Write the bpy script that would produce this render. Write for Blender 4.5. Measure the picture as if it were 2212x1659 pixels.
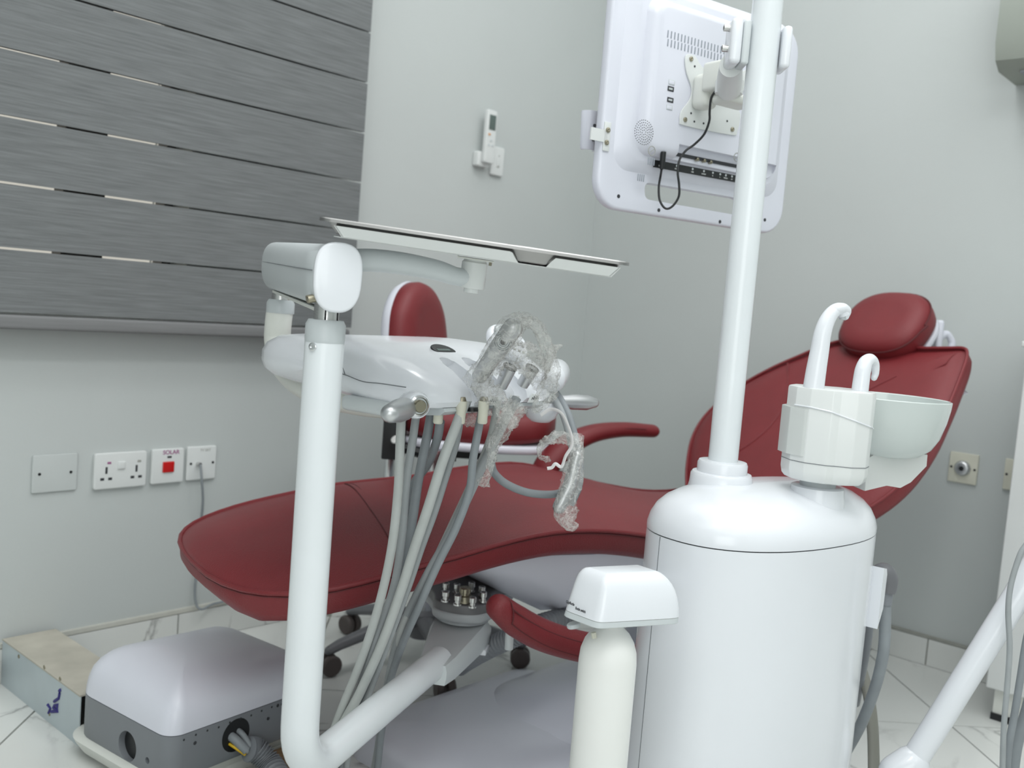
import bpy, bmesh, math, random
import numpy as np
from mathutils import Vector, Matrix, noise
for o in list(bpy.data.objects): bpy.data.objects.remove(o)
random.seed(7)
SC = bpy.context.scene; COL = SC.collection
PI = math.pi
def V(*a): return np.array(a, float)
def nrm(v): v = np.array(v, float); return v/np.linalg.norm(v)

# ------------------------------------------------------------------ camera
FPX = 2106.0; CX, CY = 1106.0, 829.5; HC = 0.9
_X = nrm([2998-CX, -(811-CY), -FPX]); _Y = np.array([-1242-CX, -(471-CY), -FPX], float)
_Y = nrm(_Y-_X*_Y.dot(_X)); _Z = np.cross(_X, _Y)
M = np.stack([_X, _Y, _Z], 1)
CP = V(0, 0, HC); FW = nrm([-M[2, 0], -M[2, 1], 0])
cam = bpy.data.cameras.new('camera'); cam_o = bpy.data.objects.new('camera', cam); COL.objects.link(cam_o)
mw = Matrix([list(M.T[0])+[0], list(M.T[1])+[0], list(M.T[2])+[HC], [0, 0, 0, 1]])
cam_o.matrix_world = mw
cam.sensor_width = 36; cam.lens = 36*FPX/2212; cam.clip_start = .05; cam.clip_end = 60
cam.dof.use_dof = True; cam.dof.focus_distance = 1.4; cam.dof.aperture_fstop = 5.0
SC.camera = cam_o
# ------------------------------------------------------------------ world, lamps, exposure
w = bpy.data.worlds.new('world'); SC.world = w; w.use_nodes = True
w.node_tree.nodes['Background'].inputs[0].default_value = (1.0, .97, .86, 1)
w.node_tree.nodes['Background'].inputs[1].default_value = .6
def area(x, y, sx, sy, p, z=2.66, c=(.98, 1, 1)):
    l = bpy.data.lights.new('ceiling_or_fill_light', 'AREA'); l.shape = 'RECTANGLE'; l.size = sx; l.size_y = sy; l.energy = p; l.color = c
    o = bpy.data.objects.new('ceiling_or_fill_light', l); o.location = (x, y, z); COL.objects.link(o); return o
area(.75, -.05, 3.9, 4.2, 54, z=2.64); area(.35, .1, 1.2, .3, 10, z=2.6); area(1.7, 1.0, .6, .3, 5, z=2.6)  # the widest is an added soft fill that evens out the walls
fl = area(-1.2, -1.2, 1.6, 1.5, 15, z=1.3); fl.name = 'added_fill_light'; fl.rotation_euler = (math.radians(90), 0, math.radians(-45))  # unseen fill added behind the camera to lift upright faces and the chair base
SC.view_settings.view_transform = 'Standard'; SC.view_settings.look = 'None'
SC.view_settings.exposure = 0.27; SC.view_settings.gamma = 1; SC.view_settings.use_curve_mapping = False

# ------------------------------------------------------------------ rays through the photograph
def ray(px, py): return M.T @ V(px-CX, -(py-CY), -FPX)
def at(px, py, d): r = ray(px, py); return CP+r*d/(r @ FW)
def az(px, py, z): r = ray(px, py); return CP+r*(z-HC)/r[2]
def aY(px, py, y): r = ray(px, py); return CP+r*y/r[1]
def aX(px, py, x): r = ray(px, py); return CP+r*x/r[0]
def hit(px, py, O, u, v):
    nn = np.cross(u, v); r = ray(px, py); t = ((O-CP) @ nn)/(r @ nn); P = CP+r*t
    return float((P-O) @ u), float((P-O) @ v)

# ------------------------------------------------------------------ materials
def nodes(name):
    m = bpy.data.materials.new(name); m.use_nodes = True; nt = m.node_tree
    return m, nt, nt.nodes['Principled BSDF']
def srgb(r, g, b):
    f = lambda c: ((c/255+.055)/1.055)**2.4 if c > 10 else c/3294.6
    return (f(r), f(g), f(b), 1)
def mat(name, col, rough=.4, metal=0, bump=0, bscale=200, var=0, vscale=8, spec=.5, coat=0, stretch=None, trans=0, sss=0, emit=0, alpha=1, detail=3):
    m, nt, b = nodes(name); L = nt.links
    b.inputs['Base Color'].default_value = col; b.inputs['Roughness'].default_value = rough; b.inputs['Metallic'].default_value = metal
    b.inputs['Specular IOR Level'].default_value = spec; b.inputs['Coat Weight'].default_value = coat; b.inputs['Coat Roughness'].default_value = .08
    b.inputs['Transmission Weight'].default_value = trans; b.inputs['Subsurface Weight'].default_value = sss; b.inputs['Alpha'].default_value = alpha
    if sss: b.inputs['Subsurface Radius'].default_value = (.02, .02, .02)
    if emit: b.inputs['Emission Color'].default_value = col; b.inputs['Emission Strength'].default_value = emit
    tc = nt.nodes.new('ShaderNodeTexCoord'); mp = nt.nodes.new('ShaderNodeMapping'); L.new(tc.outputs['Object'], mp.inputs[0])
    if stretch: mp.inputs['Scale'].default_value = stretch
    if var:
        n = nt.nodes.new('ShaderNodeTexNoise'); n.inputs['Scale'].default_value = vscale; n.inputs['Detail'].default_value = detail; L.new(mp.outputs[0], n.inputs[0])
        r = nt.nodes.new('ShaderNodeMapRange'); r.inputs[1].default_value = .3; r.inputs[2].default_value = .7; r.inputs[3].default_value = 1-var; r.inputs[4].default_value = 1+var; L.new(n.outputs[0], r.inputs[0])
        x = nt.nodes.new('ShaderNodeVectorMath'); x.operation = 'SCALE'; x.inputs[0].default_value = col[:3]; L.new(r.outputs[0], x.inputs['Scale']); L.new(x.outputs[0], b.inputs['Base Color'])
    if bump:
        n = nt.nodes.new('ShaderNodeTexNoise'); n.inputs['Scale'].default_value = bscale; n.inputs['Detail'].default_value = 4; L.new(mp.outputs[0], n.inputs[0])
        bp = nt.nodes.new('ShaderNodeBump'); bp.inputs['Strength'].default_value = bump; bp.inputs['Distance'].default_value = .002; L.new(n.outputs[0], bp.inputs['Height']); L.new(bp.outputs[0], b.inputs['Normal'])
    return m
WHITE = mat('gloss_white_plastic', srgb(230, 233, 238), .22, spec=.5, coat=.3, var=.012, vscale=5)
WHITE2 = mat('cool_white_plastic', srgb(222, 224, 234), .3, coat=.15, var=.01, vscale=6)
PAINTW = mat('white_enamel_tube', srgb(226, 231, 234), .25, coat=.3, var=.015, vscale=9)
GREYW = mat('pale_grey_plastic', srgb(203, 209, 211), .33, var=.01)
CREAM = mat('cream_plastic', srgb(220, 222, 216), .4, var=.02)
LGREY = mat('light_grey_plastic', srgb(190, 196, 198), .35)
WARMW = mat('warm_white_plastic', srgb(224, 227, 226), .3, coat=.1, var=.01)
RED = mat('red_leatherette', srgb(122, 40, 45), .45, bump=.35, bscale=420, var=.05, vscale=14, spec=.45)
REDD = mat('dark_red_stitching', srgb(92, 33, 37), .6, var=.1)
HOSE = mat('grey_silicone_hose', srgb(160, 165, 167), .5, var=.05, vscale=30)
HOSEL = mat('pale_grey_hose', srgb(182, 186, 184), .5, var=.05, vscale=30)
HOSED = mat('mid_grey_hose', srgb(138, 144, 148), .5, var=.06, vscale=30)
STEEL = mat('brushed_steel', (.62, .62, .61, 1), .25, 1, bump=.1, bscale=60, stretch=(1, 1, 12))
CHROME = mat('satin_chrome', (.72, .73, .74, 1), .2, 1, var=.03)
ALU = mat('satin_aluminium', (.6, .61, .62, 1), .38, 1, var=.04)
BRASS = mat('dull_brass', srgb(160, 154, 136), .35, 1, var=.08)
DARK = mat('black_plastic', srgb(26, 28, 30), .4, var=.1)
SEAM = mat('dark_seam_line', srgb(120, 124, 128), .7, var=.05)
GROUT2 = mat('dark_slot', srgb(52, 54, 58), .7, var=.1)
GREY = mat('mid_grey_panel', srgb(128, 132, 137), .4, var=.02)
DISC = mat('dark_grey_casting', srgb(112, 112, 114), .4, .2, var=.08, vscale=25)
CASTG = mat('light_grey_casting', srgb(176, 181, 184), .35, var=.02)
STAR = mat('grey_stool_base', srgb(112, 113, 117), .4, var=.06)
CAST = mat('brown_grey_caster', srgb(84, 76, 74), .45, var=.1)
WALL = mat('pale_grey_green_paint', srgb(196, 201, 200), .8, bump=.12, bscale=120, var=.015, vscale=3, spec=.25)
CEIL = mat('white_ceiling_paint', srgb(228, 230, 228), .8, var=.01)
GROUT = mat('tile_grout', srgb(160, 161, 154), .8, var=.08, vscale=40)
CAULK = mat('skirting_top_filler', srgb(196, 196, 188), .7, var=.05, vscale=30)
METALB = mat('pale_blue_painted_steel', srgb(186, 197, 201), .4, var=.04, vscale=12)
DUST = mat('dusty_beige_lid', srgb(182, 178, 166), .7, var=.12, vscale=14, detail=6)
BLUEINK = mat('blue_marker_ink', srgb(52, 46, 120), .6, var=.1)
INK = mat('black_print', srgb(44, 46, 50), .6)
PURP = mat('purple_pen_ink', srgb(160, 96, 140), .6)
REDSW = mat('red_rocker_plastic', srgb(196, 22, 22), .3, var=.03)
YELL = mat('yellow_wire', srgb(214, 176, 30), .4)
IVORY = mat('ivory_plastic', srgb(212, 211, 196), .5, var=.05, vscale=20)
SOCKW = mat('white_wall_plate', srgb(222, 225, 224), .4, var=.01)
LCD = mat('grey_green_display', srgb(92, 106, 102), .25)
ORNG = mat('orange_button', srgb(222, 160, 104), .5)
BOTTLE = mat('frosted_bottle', srgb(234, 235, 232), .45, var=.01)
BOWL = mat('milky_bowl_glass', srgb(208, 216, 214), .12, coat=.4, alpha=.95)
CLEARW = mat('translucent_white_plastic', srgb(218, 222, 220), .25, alpha=.86, var=.02)
WOOD = mat('wood_shim', srgb(150, 124, 92), .6, var=.2, vscale=30, stretch=(1, 6, 6))
GREEN = mat('green_card', srgb(30, 96, 60), .6, var=.1)
WIN = mat('window_aluminium', srgb(90, 90, 88), .5, .3, var=.05)
STRING = mat('white_plastic_strip', srgb(228, 226, 226), .4)
BLIND = mat('grey_slub_blind_fabric', srgb(120, 123, 124), .85, var=.17, vscale=26, stretch=(.35, 1, 9), detail=8, bump=.3, bscale=160, spec=.1)
BLINDB = mat('grey_rail_fabric', srgb(128, 129, 130), .8, var=.05, vscale=26, stretch=(.35, 1, 9), spec=.1)

def marble(name):
    m, nt, b = nodes(name); L = nt.links
    tc = nt.nodes.new('ShaderNodeTexCoord'); n1 = nt.nodes.new('ShaderNodeTexNoise'); n1.inputs['Scale'].default_value = 2.6; n1.inputs['Detail'].default_value = 8; n1.inputs['Distortion'].default_value = .6
    gi = nt.nodes.new('ShaderNodeNewGeometry'); mp = nt.nodes.new('ShaderNodeVectorMath'); mp.operation = 'ADD'
    L.new(gi.outputs['Position'], mp.inputs[0]); oi = nt.nodes.new('ShaderNodeObjectInfo'); sc_ = nt.nodes.new('ShaderNodeMath'); sc_.operation = 'MULTIPLY'; sc_.inputs[1].default_value = 37
    L.new(oi.outputs['Random'], sc_.inputs[0]); L.new(sc_.outputs[0], mp.inputs[1]); L.new(mp.outputs[0], n1.inputs[0])
    a = nt.nodes.new('ShaderNodeMath'); a.operation = 'SUBTRACT'; a.inputs[1].default_value = .5; L.new(n1.outputs[0], a.inputs[0])
    c = nt.nodes.new('ShaderNodeMath'); c.operation = 'ABSOLUTE'; L.new(a.outputs[0], c.inputs[0])
    r = nt.nodes.new('ShaderNodeValToRGB'); r.color_ramp.elements[0].color = srgb(150, 151, 150); r.color_ramp.elements[1].position = .016; r.color_ramp.elements[1].color = srgb(222, 224, 221)
    r.color_ramp.elements.new(.006).color = srgb(196, 197, 195)
    L.new(c.outputs[0], r.inputs[0])
    n2 = nt.nodes.new('ShaderNodeTexNoise'); n2.inputs['Scale'].default_value = 1.7; L.new(mp.outputs[0], n2.inputs[0])
    mr = nt.nodes.new('ShaderNodeMapRange'); mr.inputs[1].default_value = .47; mr.inputs[2].default_value = .6; L.new(n2.outputs[0], mr.inputs[0])
    mx = nt.nodes.new('ShaderNodeMixRGB'); mx.inputs[1].default_value = srgb(220, 222, 219); L.new(mr.outputs[0], mx.inputs[0]); L.new(r.outputs[0], mx.inputs[2]); L.new(mx.outputs[0], b.inputs['Base Color'])
    b.inputs['Roughness'].default_value = .16
    return m
MARBLE = marble('white_veined_tile')
def film_mat():
    m, nt, b = nodes('crumpled_clear_film'); L = nt.links; out = nt.nodes['Material Output']
    b.inputs['Base Color'].default_value = srgb(232, 232, 228); b.inputs['Roughness'].default_value = .18; b.inputs['Specular IOR Level'].default_value = .9
    tr = nt.nodes.new('ShaderNodeBsdfTransparent'); mx = nt.nodes.new('ShaderNodeMixShader')
    tc = nt.nodes.new('ShaderNodeTexCoord'); n = nt.nodes.new('ShaderNodeTexNoise'); n.inputs['Scale'].default_value = 62; n.inputs['Detail'].default_value = 6; n.inputs['Distortion'].default_value = 1.5; L.new(tc.outputs['Object'], n.inputs[0])
    s = nt.nodes.new('ShaderNodeMath'); s.operation = 'SUBTRACT'; s.inputs[1].default_value = .5; L.new(n.outputs[0], s.inputs[0])
    a = nt.nodes.new('ShaderNodeMath'); a.operation = 'ABSOLUTE'; L.new(s.outputs[0], a.inputs[0])
    r = nt.nodes.new('ShaderNodeMapRange'); r.inputs[1].default_value = 0; r.inputs[2].default_value = .09; r.inputs[3].default_value = .5; r.inputs[4].default_value = .17; L.new(a.outputs[0], r.inputs[0])
    L.new(r.outputs[0], mx.inputs[0]); L.new(tr.outputs[0], mx.inputs[1]); L.new(b.outputs[0], mx.inputs[2]); L.new(mx.outputs[0], out.inputs[0])
    bp = nt.nodes.new('ShaderNodeBump'); bp.inputs['Strength'].default_value = 1; bp.inputs['Distance'].default_value = .006; L.new(n.outputs[0], bp.inputs['Height']); L.new(bp.outputs[0], b.inputs['Normal'])
    return m
FILM = film_mat()
def glass_mat():
    m, nt, b = nodes('window_glass'); b.inputs['Transmission Weight'].default_value = 1; b.inputs['Roughness'].default_value = 0; b.inputs['IOR'].default_value = 1.05
    return m
GLASS = glass_mat()

# ------------------------------------------------------------------ mesh builder
class Frame:
    def __init__(s, O=(0, 0, 0), x=(1, 0, 0), y=(0, 1, 0), z=None):
        s.O = np.array(O, float); s.x = nrm(x); s.y = nrm(y)
        s.z = nrm(np.cross(s.x, s.y)) if z is None else nrm(z)
    def __call__(s, a, b, c): return s.O+s.x*a+s.y*b+s.z*c
WF = Frame()
def frame_z(O, axis, hint=(0, 0, 1)):
    z = nrm(axis); h = np.array(hint, float)
    if abs(z @ nrm(h)) > .98: h = V(1, 0, 0)
    x = nrm(np.cross(h, z)); y = np.cross(z, x); return Frame(O, x, y, z)
def smooth_path(pts, n=8):
    P = [np.array(p, float) for p in pts]; out = []
    for i in range(len(P)-1):
        p0 = P[i-1] if i else 2*P[0]-P[1]; p1 = P[i]; p2 = P[i+1]; p3 = P[i+2] if i+2 < len(P) else 2*P[-1]-P[-2]
        for k in range(n):
            t = k/n; out.append(.5*((2*p1)+(-p0+p2)*t+(2*p0-5*p1+4*p2-p3)*t*t+(-p0+3*p1-3*p2+p3)*t**3))
    out.append(P[-1]); return out
class OL(list): src = None
def rr(wd, ht, r, n=5, cx=0, cy=0):
    o = OL(); o.src = lambda d: rr(wd-2*d, ht-2*d, max(r-d, .0008), n, cx, cy)
    for (sx, sy, a0) in ((1, 1, 0), (-1, 1, 90), (-1, -1, 180), (1, -1, 270)):
        for k in range(n+1):
            a = math.radians(a0+90*k/n); o.append((cx+sx*(wd/2-r)+r*math.cos(a), cy+sy*(ht/2-r)+r*math.sin(a)))
    return o
def sell(a, b, e=2.5, n=48):
    o = OL(); o.src = lambda d: sell(a-d, b-d, e, n)
    for k in range(n):
        t = 2*PI*k/n; c, s = math.cos(t), math.sin(t)
        o.append((a*math.copysign(abs(c)**(2/e), c), b*math.copysign(abs(s)**(2/e), s)))
    return o
def inset(ol, d):
    if getattr(ol, 'src', None): return ol.src(d)
    n = len(ol); o = []
    A = sum(ol[i][0]*ol[(i+1) % n][1]-ol[(i+1) % n][0]*ol[i][1] for i in range(n)); sg = 1 if A > 0 else -1
    for i in range(n):
        p0 = V(*ol[i-1]); p1 = V(*ol[i]); p2 = V(*ol[(i+1) % n]); e1 = p1-p0; e2 = p2-p1
        l1, l2 = np.linalg.norm(e1), np.linalg.norm(e2)
        n1 = V(-e1[1], e1[0])/max(l1, 1e-9); n2 = V(-e2[1], e2[0])/max(l2, 1e-9)
        m = n1+n2; l = np.linalg.norm(m); m = m/l if l > 1e-6 else n1
        k = 1/max(.5, m @ n1); q = p1+m*sg*d*k; o.append((q[0], q[1]))
    return o
def smooth_outline(pts, n=5):
    P = [V(*p) for p in pts]; N = len(P); o = []
    for i in range(N):
        p0, p1, p2, p3 = P[i-1], P[i], P[(i+1) % N], P[(i+2) % N]
        for k in range(n):
            t = k/n; q = .5*((2*p1)+(-p0+p2)*t+(2*p0-5*p1+4*p2-p3)*t*t+(-p0+3*p1-3*p2+p3)*t**3); o.append((q[0], q[1]))
    return o
class MB:
    def __init__(s): s.v = []; s.f = []
    def add(s, v, f):
        b = len(s.v); s.v += [tuple(p) for p in v]; s.f += [[i+b for i in q] for q in f]; return s
    def loft(s, rings, cap0=True, cap1=True, closed=True):
        n = len(rings[0]); v = [p for r in rings for p in r]; f = []
        for j in range(len(rings)-1):
            for i in range(n if closed else n-1):
                k = (i+1) % n; f.append([j*n+i, j*n+k, (j+1)*n+k, (j+1)*n+i])
        if cap0: f.append(list(range(n))[::-1])
        if cap1: f.append([(len(rings)-1)*n+i for i in range(n)])
        return s.add(v, f)
    def box(s, c, sz, F=WF):
        x, y, z = [q/2 for q in sz]; P = [F(c[0]+a*x, c[1]+b*y, c[2]+d*z) for d in (-1, 1) for b in (-1, 1) for a in (-1, 1)]
        return s.add(P, [[0, 2, 3, 1], [4, 5, 7, 6], [0, 1, 5, 4], [2, 6, 7, 3], [0, 4, 6, 2], [1, 3, 7, 5]])
    def rbox(s, c, sz, r, F=WF, seg=3):
        bm = bmesh.new(); bmesh.ops.create_cube(bm, size=1)
        for v in bm.verts: v.co = (v.co.x*sz[0], v.co.y*sz[1], v.co.z*sz[2])
        bmesh.ops.bevel(bm, geom=bm.edges[:], offset=min(r, min(sz)*.49), segments=seg, profile=.5, affect='EDGES')
        bm.verts.index_update(); s.add([F(v.co.x+c[0], v.co.y+c[1], v.co.z+c[2]) for v in bm.verts], [[v.index for v in f.verts] for f in bm.faces]); bm.free(); return s
    def slab(s, ol, t, r, F, seg=3, z0=0):
        rings = []
        for k in range(seg+1):
            a = PI/2*k/seg; rings.append((r*(1-math.sin(a)), z0+r*(1-math.cos(a))))
        for k in range(seg+1):
            a = PI/2*k/seg; rings.append((r*(1-math.cos(a)), z0+t-r*(1-math.sin(a))))
        return s.loft([[F(p[0], p[1], h) for p in (inset(ol, d) if d else ol)] for d, h in rings])
    def tube(s, pts, r, n=12, cap=True, round_=False, sx=1, sy=1, hint=(0, 0, 1)):
        P = [np.array(p, float) for p in pts]; N = len(P); R = list(r) if hasattr(r, '__len__') else [r]*N
        if len(R) != N: R = list(np.interp(np.linspace(0, 1, N), np.linspace(0, 1, len(R)), R))
        T = [nrm(P[min(i+1, N-1)]-P[max(i-1, 0)]) for i in range(N)]
        h = np.array(hint, float)
        if abs(T[0] @ nrm(h)) > .95: h = V(1, 0, 0) if abs(T[0][0]) < .9 else V(0, 1, 0)
        u = nrm(np.cross(h, T[0])); rings = []
        if round_:
            P2, T2, R2 = [], [], []
            for k in range(4):
                a = PI/2*k/4; P2.append(P[0]-T[0]*R[0]*math.cos(a)); R2.append(max(1e-4, R[0]*math.sin(a))); T2.append(T[0])
            P2 += P; T2 += T; R2 += R
            for k in range(1, 5):
                a = PI/2*k/4; P2.append(P[-1]+T[-1]*R[-1]*math.sin(a)); R2.append(max(1e-4, R[-1]*math.cos(a))); T2.append(T[-1])
            P, T, R = P2, T2, R2
        for p, t, q in zip(P, T, R):
            u = nrm(u-t*(u @ t)); v = np.cross(t, u)
            rings.append([p+q*(sx*u*math.cos(2*PI*k/n)+sy*v*math.sin(2*PI*k/n)) for k in range(n)])
        return s.loft(rings, cap, cap)
    def lathe(s, prof, F, n=32, a0=0, a1=2*PI):
        full = abs(a1-a0-2*PI) < 1e-6; m = n if full else n+1
        rings = [[F(max(r, 1e-5)*math.cos(a0+(a1-a0)*k/n), max(r, 1e-5)*math.sin(a0+(a1-a0)*k/n), z) for k in range(m)] for r, z in prof]
        return s.loft(rings, prof[0][0] > 1e-4 and full, prof[-1][0] > 1e-4 and full, full)
    def cyl(s, a, b, r, n=20, bev=0):
        a = np.array(a, float); b = np.array(b, float); L = np.linalg.norm(b-a); F = frame_z(a, b-a)
        pf = [(r, 0), (r, L)] if not bev else [(r-bev, 0), (r, bev), (r, L-bev), (r-bev, L)]
        return s.lathe(pf, F, n)
    def pillow(s, ol, fn, prof, inner=6, F2=None):
        """outline rings inset by prof [(inset, height)], then scaled to the middle; fn(a, b, h) maps to space"""
        rings = []
        for d, h in prof: rings.append([fn(p[0], p[1], h) for p in (inset(ol, d) if d else ol)])
        base = inset(ol, prof[-1][0]); cx = sum(p[0] for p in base)/len(base); cy = sum(p[1] for p in base)/len(base); h1 = prof[-1][1]
        for k in range(1, inner+1):
            t = 1-k/inner*.999; rings.append([fn(cx+(p[0]-cx)*t, cy+(p[1]-cy)*t, h1) for p in base])
        return s.loft(rings)
ORG = {}
def props(o, label=None, cat=None, group=None, kind=None):
    if label: o['label'] = label
    if cat: o['category'] = cat
    if group: o['group'] = group
    if kind: o['kind'] = kind
    return o
def link(name, me, parent=None, base=None, **kw):
    o = bpy.data.objects.new(name, me); COL.objects.link(o)
    if parent is not None: o.parent = parent; ORG[o.name] = ORG[parent.name]
    else: ORG[o.name] = np.array(base if base is not None else (0, 0, 0), float); o.location = ORG[o.name]
    return props(o, **kw)
def thing(name, base, label, cat, group=None): return link(name, None, None, base, label=label, cat=cat, group=group)
def put(name, mb, m, parent=None, base=None, sharp=38, **kw):
    off = ORG[parent.name] if parent is not None else np.array(base if base is not None else (0, 0, 0), float)
    me = bpy.data.meshes.new(name); me.from_pydata([tuple(np.array(p)-off) for p in mb.v], [], mb.f); me.materials.append(m)
    bm = bmesh.new(); bm.from_mesh(me); bmesh.ops.recalc_face_normals(bm, faces=bm.faces); bm.to_mesh(me); bm.free()
    me.shade_smooth(); me.set_sharp_from_angle(angle=math.radians(sharp))
    return link(name, me, parent, base, **kw)
def put_at(name, me, parent, P, F=None, **kw):      # shared mesh data at a place of its own
    o = link(name, me, parent, **kw); P = np.array(P, float)-ORG[parent.name]
    F = F or WF; o.matrix_local = Matrix([[F.x[i], F.y[i], F.z[i], P[i]] for i in range(3)]+[[0, 0, 0, 1]]); return o
def mesh_of(mb, m, name):
    me = bpy.data.meshes.new(name); me.from_pydata([tuple(p) for p in mb.v], [], mb.f); me.materials.append(m)
    bm = bmesh.new(); bm.from_mesh(me); bmesh.ops.recalc_face_normals(bm, faces=bm.faces); bm.to_mesh(me); bm.free()
    me.shade_smooth(); me.set_sharp_from_angle(angle=math.radians(38)); return me
def text(name, s, size, m, parent, F, bold=False, squeeze=1, **kw):
    cu = bpy.data.curves.new(name, 'FONT'); cu.body = s; cu.size = size; cu.extrude = .0002; cu.align_x = 'CENTER'; cu.align_y = 'CENTER'
    if bold: cu.offset = size*.02
    t = bpy.data.objects.new(name, cu); COL.objects.link(t); dg = bpy.context.evaluated_depsgraph_get(); dg.update()
    me = bpy.data.meshes.new_from_object(t.evaluated_get(dg)); bpy.data.objects.remove(t); me.materials.clear(); me.materials.append(m)
    for v in me.vertices: v.co.x *= squeeze
    return put_at(name, me, parent, F.O, F, **kw)
def boolean(o, mb):
    me = bpy.data.meshes.new('cut'); off = ORG[o.name]; me.from_pydata([tuple(np.array(p)-off) for p in mb.v], [], mb.f)
    bm = bmesh.new(); bm.from_mesh(me); bmesh.ops.recalc_face_normals(bm, faces=bm.faces); bm.to_mesh(me); bm.free()
    c = bpy.data.objects.new('cut', me); COL.objects.link(c); c.matrix_world = Matrix.Translation(off)
    md = o.modifiers.new('b', 'BOOLEAN'); md.operation = 'DIFFERENCE'; md.object = c; md.solver = 'EXACT'
    bpy.context.view_layer.update(); dg = bpy.context.evaluated_depsgraph_get(); dg.update()
    nm = bpy.data.meshes.new_from_object(o.evaluated_get(dg)); o.modifiers.clear(); o.data = nm; bpy.data.objects.remove(c)
    nm.shade_smooth(); nm.set_sharp_from_angle(angle=math.radians(35))

# ================================================================== the room
X0, X1, Y0, Y1, ZC = -1.7, 2.78, -2.3, 2.153, 2.7
o = put('floor', MB().box(((X0+X1)/2, (Y0+Y1)/2, -.06), (X1-X0+.3, Y1-Y0+.3, .1)), GROUT, kind='structure')
floor = o
# diagonal marble tiles, clipped to the room
def clip(poly, ax, lim, keep_less):
    out = []
    for i in range(len(poly)):
        p, q = poly[i], poly[(i+1) % len(poly)]; ip = (p[ax] <= lim) == keep_less; iq = (q[ax] <= lim) == keep_less
        if ip: out.append(p)
        if ip != iq:
            t = (lim-p[ax])/(q[ax]-p[ax]); out.append((p[0]+t*(q[0]-p[0]), p[1]+t*(q[1]-p[1])))
    return out
TS = .506; r2 = math.sqrt(2)
for i in range(-8, 9):
    for j in range(-8, 9):
        u0, v0 = 2.163+TS*i, -.3+TS*j; g = .0022
        cs = [(u0+g, v0+g), (u0+TS-g, v0+g), (u0+TS-g, v0+TS-g), (u0+g, v0+TS-g)]
        poly = [((u+v)/r2, (u-v)/r2) for u, v in cs]
        for ax, lim, kl in ((0, X1, True), (0, X0, False), (1, Y1, True), (1, Y0, False)):
            if len(poly) > 2: poly = clip(poly, ax, lim, kl)
        if len(poly) < 3: continue
        n = len(poly); A = .5*abs(sum(poly[k][0]*poly[(k+1) % n][1]-poly[(k+1) % n][0]*poly[k][1] for k in range(n)))
        if A < .003: continue
        put('tile', MB().loft([[(p[0], p[1], -.012) for p in poly], [(p[0], p[1], 0) for p in poly]]), MARBLE, floor)
# wall with the window (left in the photograph)
WX0, WX1, WZ0, WZ1 = -1.2, 1.215, .84, 2.15; T = .18
b = MB(); yc = Y1+T/2
b.box(((X0+WX0)/2-.1, yc, ZC/2), (WX0-X0+.2, T, ZC)); b.box(((WX1+X1)/2+.1, yc, ZC/2), (X1-WX1+.2, T, ZC))
b.box(((WX0+WX1)/2, yc, WZ0/2), (WX1-WX0, T, WZ0)); b.box(((WX0+WX1)/2, yc, (WZ1+ZC)/2), (WX1-WX0, T, ZC-WZ1))
put('wall_left', b, WALL, kind='structure')
put('wall_right', MB().box((X1+.09, (Y0+Y1)/2, ZC/2), (.18, Y1-Y0+.2, ZC)), WALL, kind='structure')
put('wall_front', MB().box((X0-.09, (Y0+Y1)/2, ZC/2), (.18, Y1-Y0+.2, ZC)), WALL, kind='structure')
put('wall_back', MB().box(((X0+X1)/2, Y0-.09, ZC/2), (X1-X0+.2, .18, ZC)), WALL, kind='structure')
put('ceiling', MB().box(((X0+X1)/2, (Y0+Y1)/2, ZC+.06), (X1-X0+.3, Y1-Y0+.3, .1)), CEIL, kind='structure')
win = put('window_1', MB().box(((WX0+WX1)/2, Y1+.1, WZ0+.02), (WX1-WX0, .05, .04)).box(((WX0+WX1)/2, Y1+.1, WZ1-.02), (WX1-WX0, .05, .04))
          .box((WX0+.02, Y1+.1, 1.5), (.04, .05, WZ1-WZ0)).box((WX1-.012, Y1+.1, 1.5), (.024, .05, WZ1-WZ0)), WIN, kind='structure')
xm = (aY(135, 300, Y1+.1)[0]+aY(218, 310, Y1+.1)[0])/2
for x, wd in ((xm, .095), (-.3, .05)): put('mullion', MB().box((x, Y1+.1, 1.5), (wd, .048, WZ1-WZ0-.08)), WIN, win)
put('pane', MB().box(((WX0+WX1)/2, Y1+.11, 1.5), (WX1-WX0-.06, .005, WZ1-WZ0-.06)), GLASS, win)
put('window_sill', MB().box(((WX0+WX1)/2, Y1+.04, WZ0-.004), (WX1-WX0, .1, .012)), CEIL, win)
# skirting of cut tiles
def skirting(name, along_x, a0, a1, joints, h=.078):
    root = put(name, (MB().box(((a0+a1)/2, Y1-.003, h/2), (a1-a0, .006, h)) if along_x else MB().box((X1-.003, (a0+a1)/2, h/2), (.006, a1-a0, h))), GROUT, kind='structure')
    js = [a0]+[j for j in joints if a0 < j < a1]+[a1]
    for p, q in zip(js[:-1], js[1:]):
        m = (p+q)/2; L = q-p-.004
        if along_x: put('skirting_tile', MB().box((m, Y1-.006, h/2-.001), (L, .012, h-.004)), MARBLE, root)
        else: put('skirting_tile', MB().box((X1-.006, m, h/2-.001), (.012, L, h-.004)), MARBLE, root)
    if along_x: put('filler', MB().box(((a0+a1)/2, Y1-.005, h+.004), (a1-a0, .01, .01)), CAULK, root)
    else: put('filler', MB().box((X1-.006, (a0+a1)/2, h+.002), (.013, a1-a0, .006)), GROUT2 if False else GROUT, root)
jx = az(388, 1360, .04)[0]; jy = aX(2003, 1425, X1)[1]
skirting('baseboard_left', True, X0, X1, [jx+.506*k for k in range(-6, 6)])
skirting('baseboard_right', False, Y0, Y1-.013, [jy+.506*k for k in range(-7, 6)])

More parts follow.
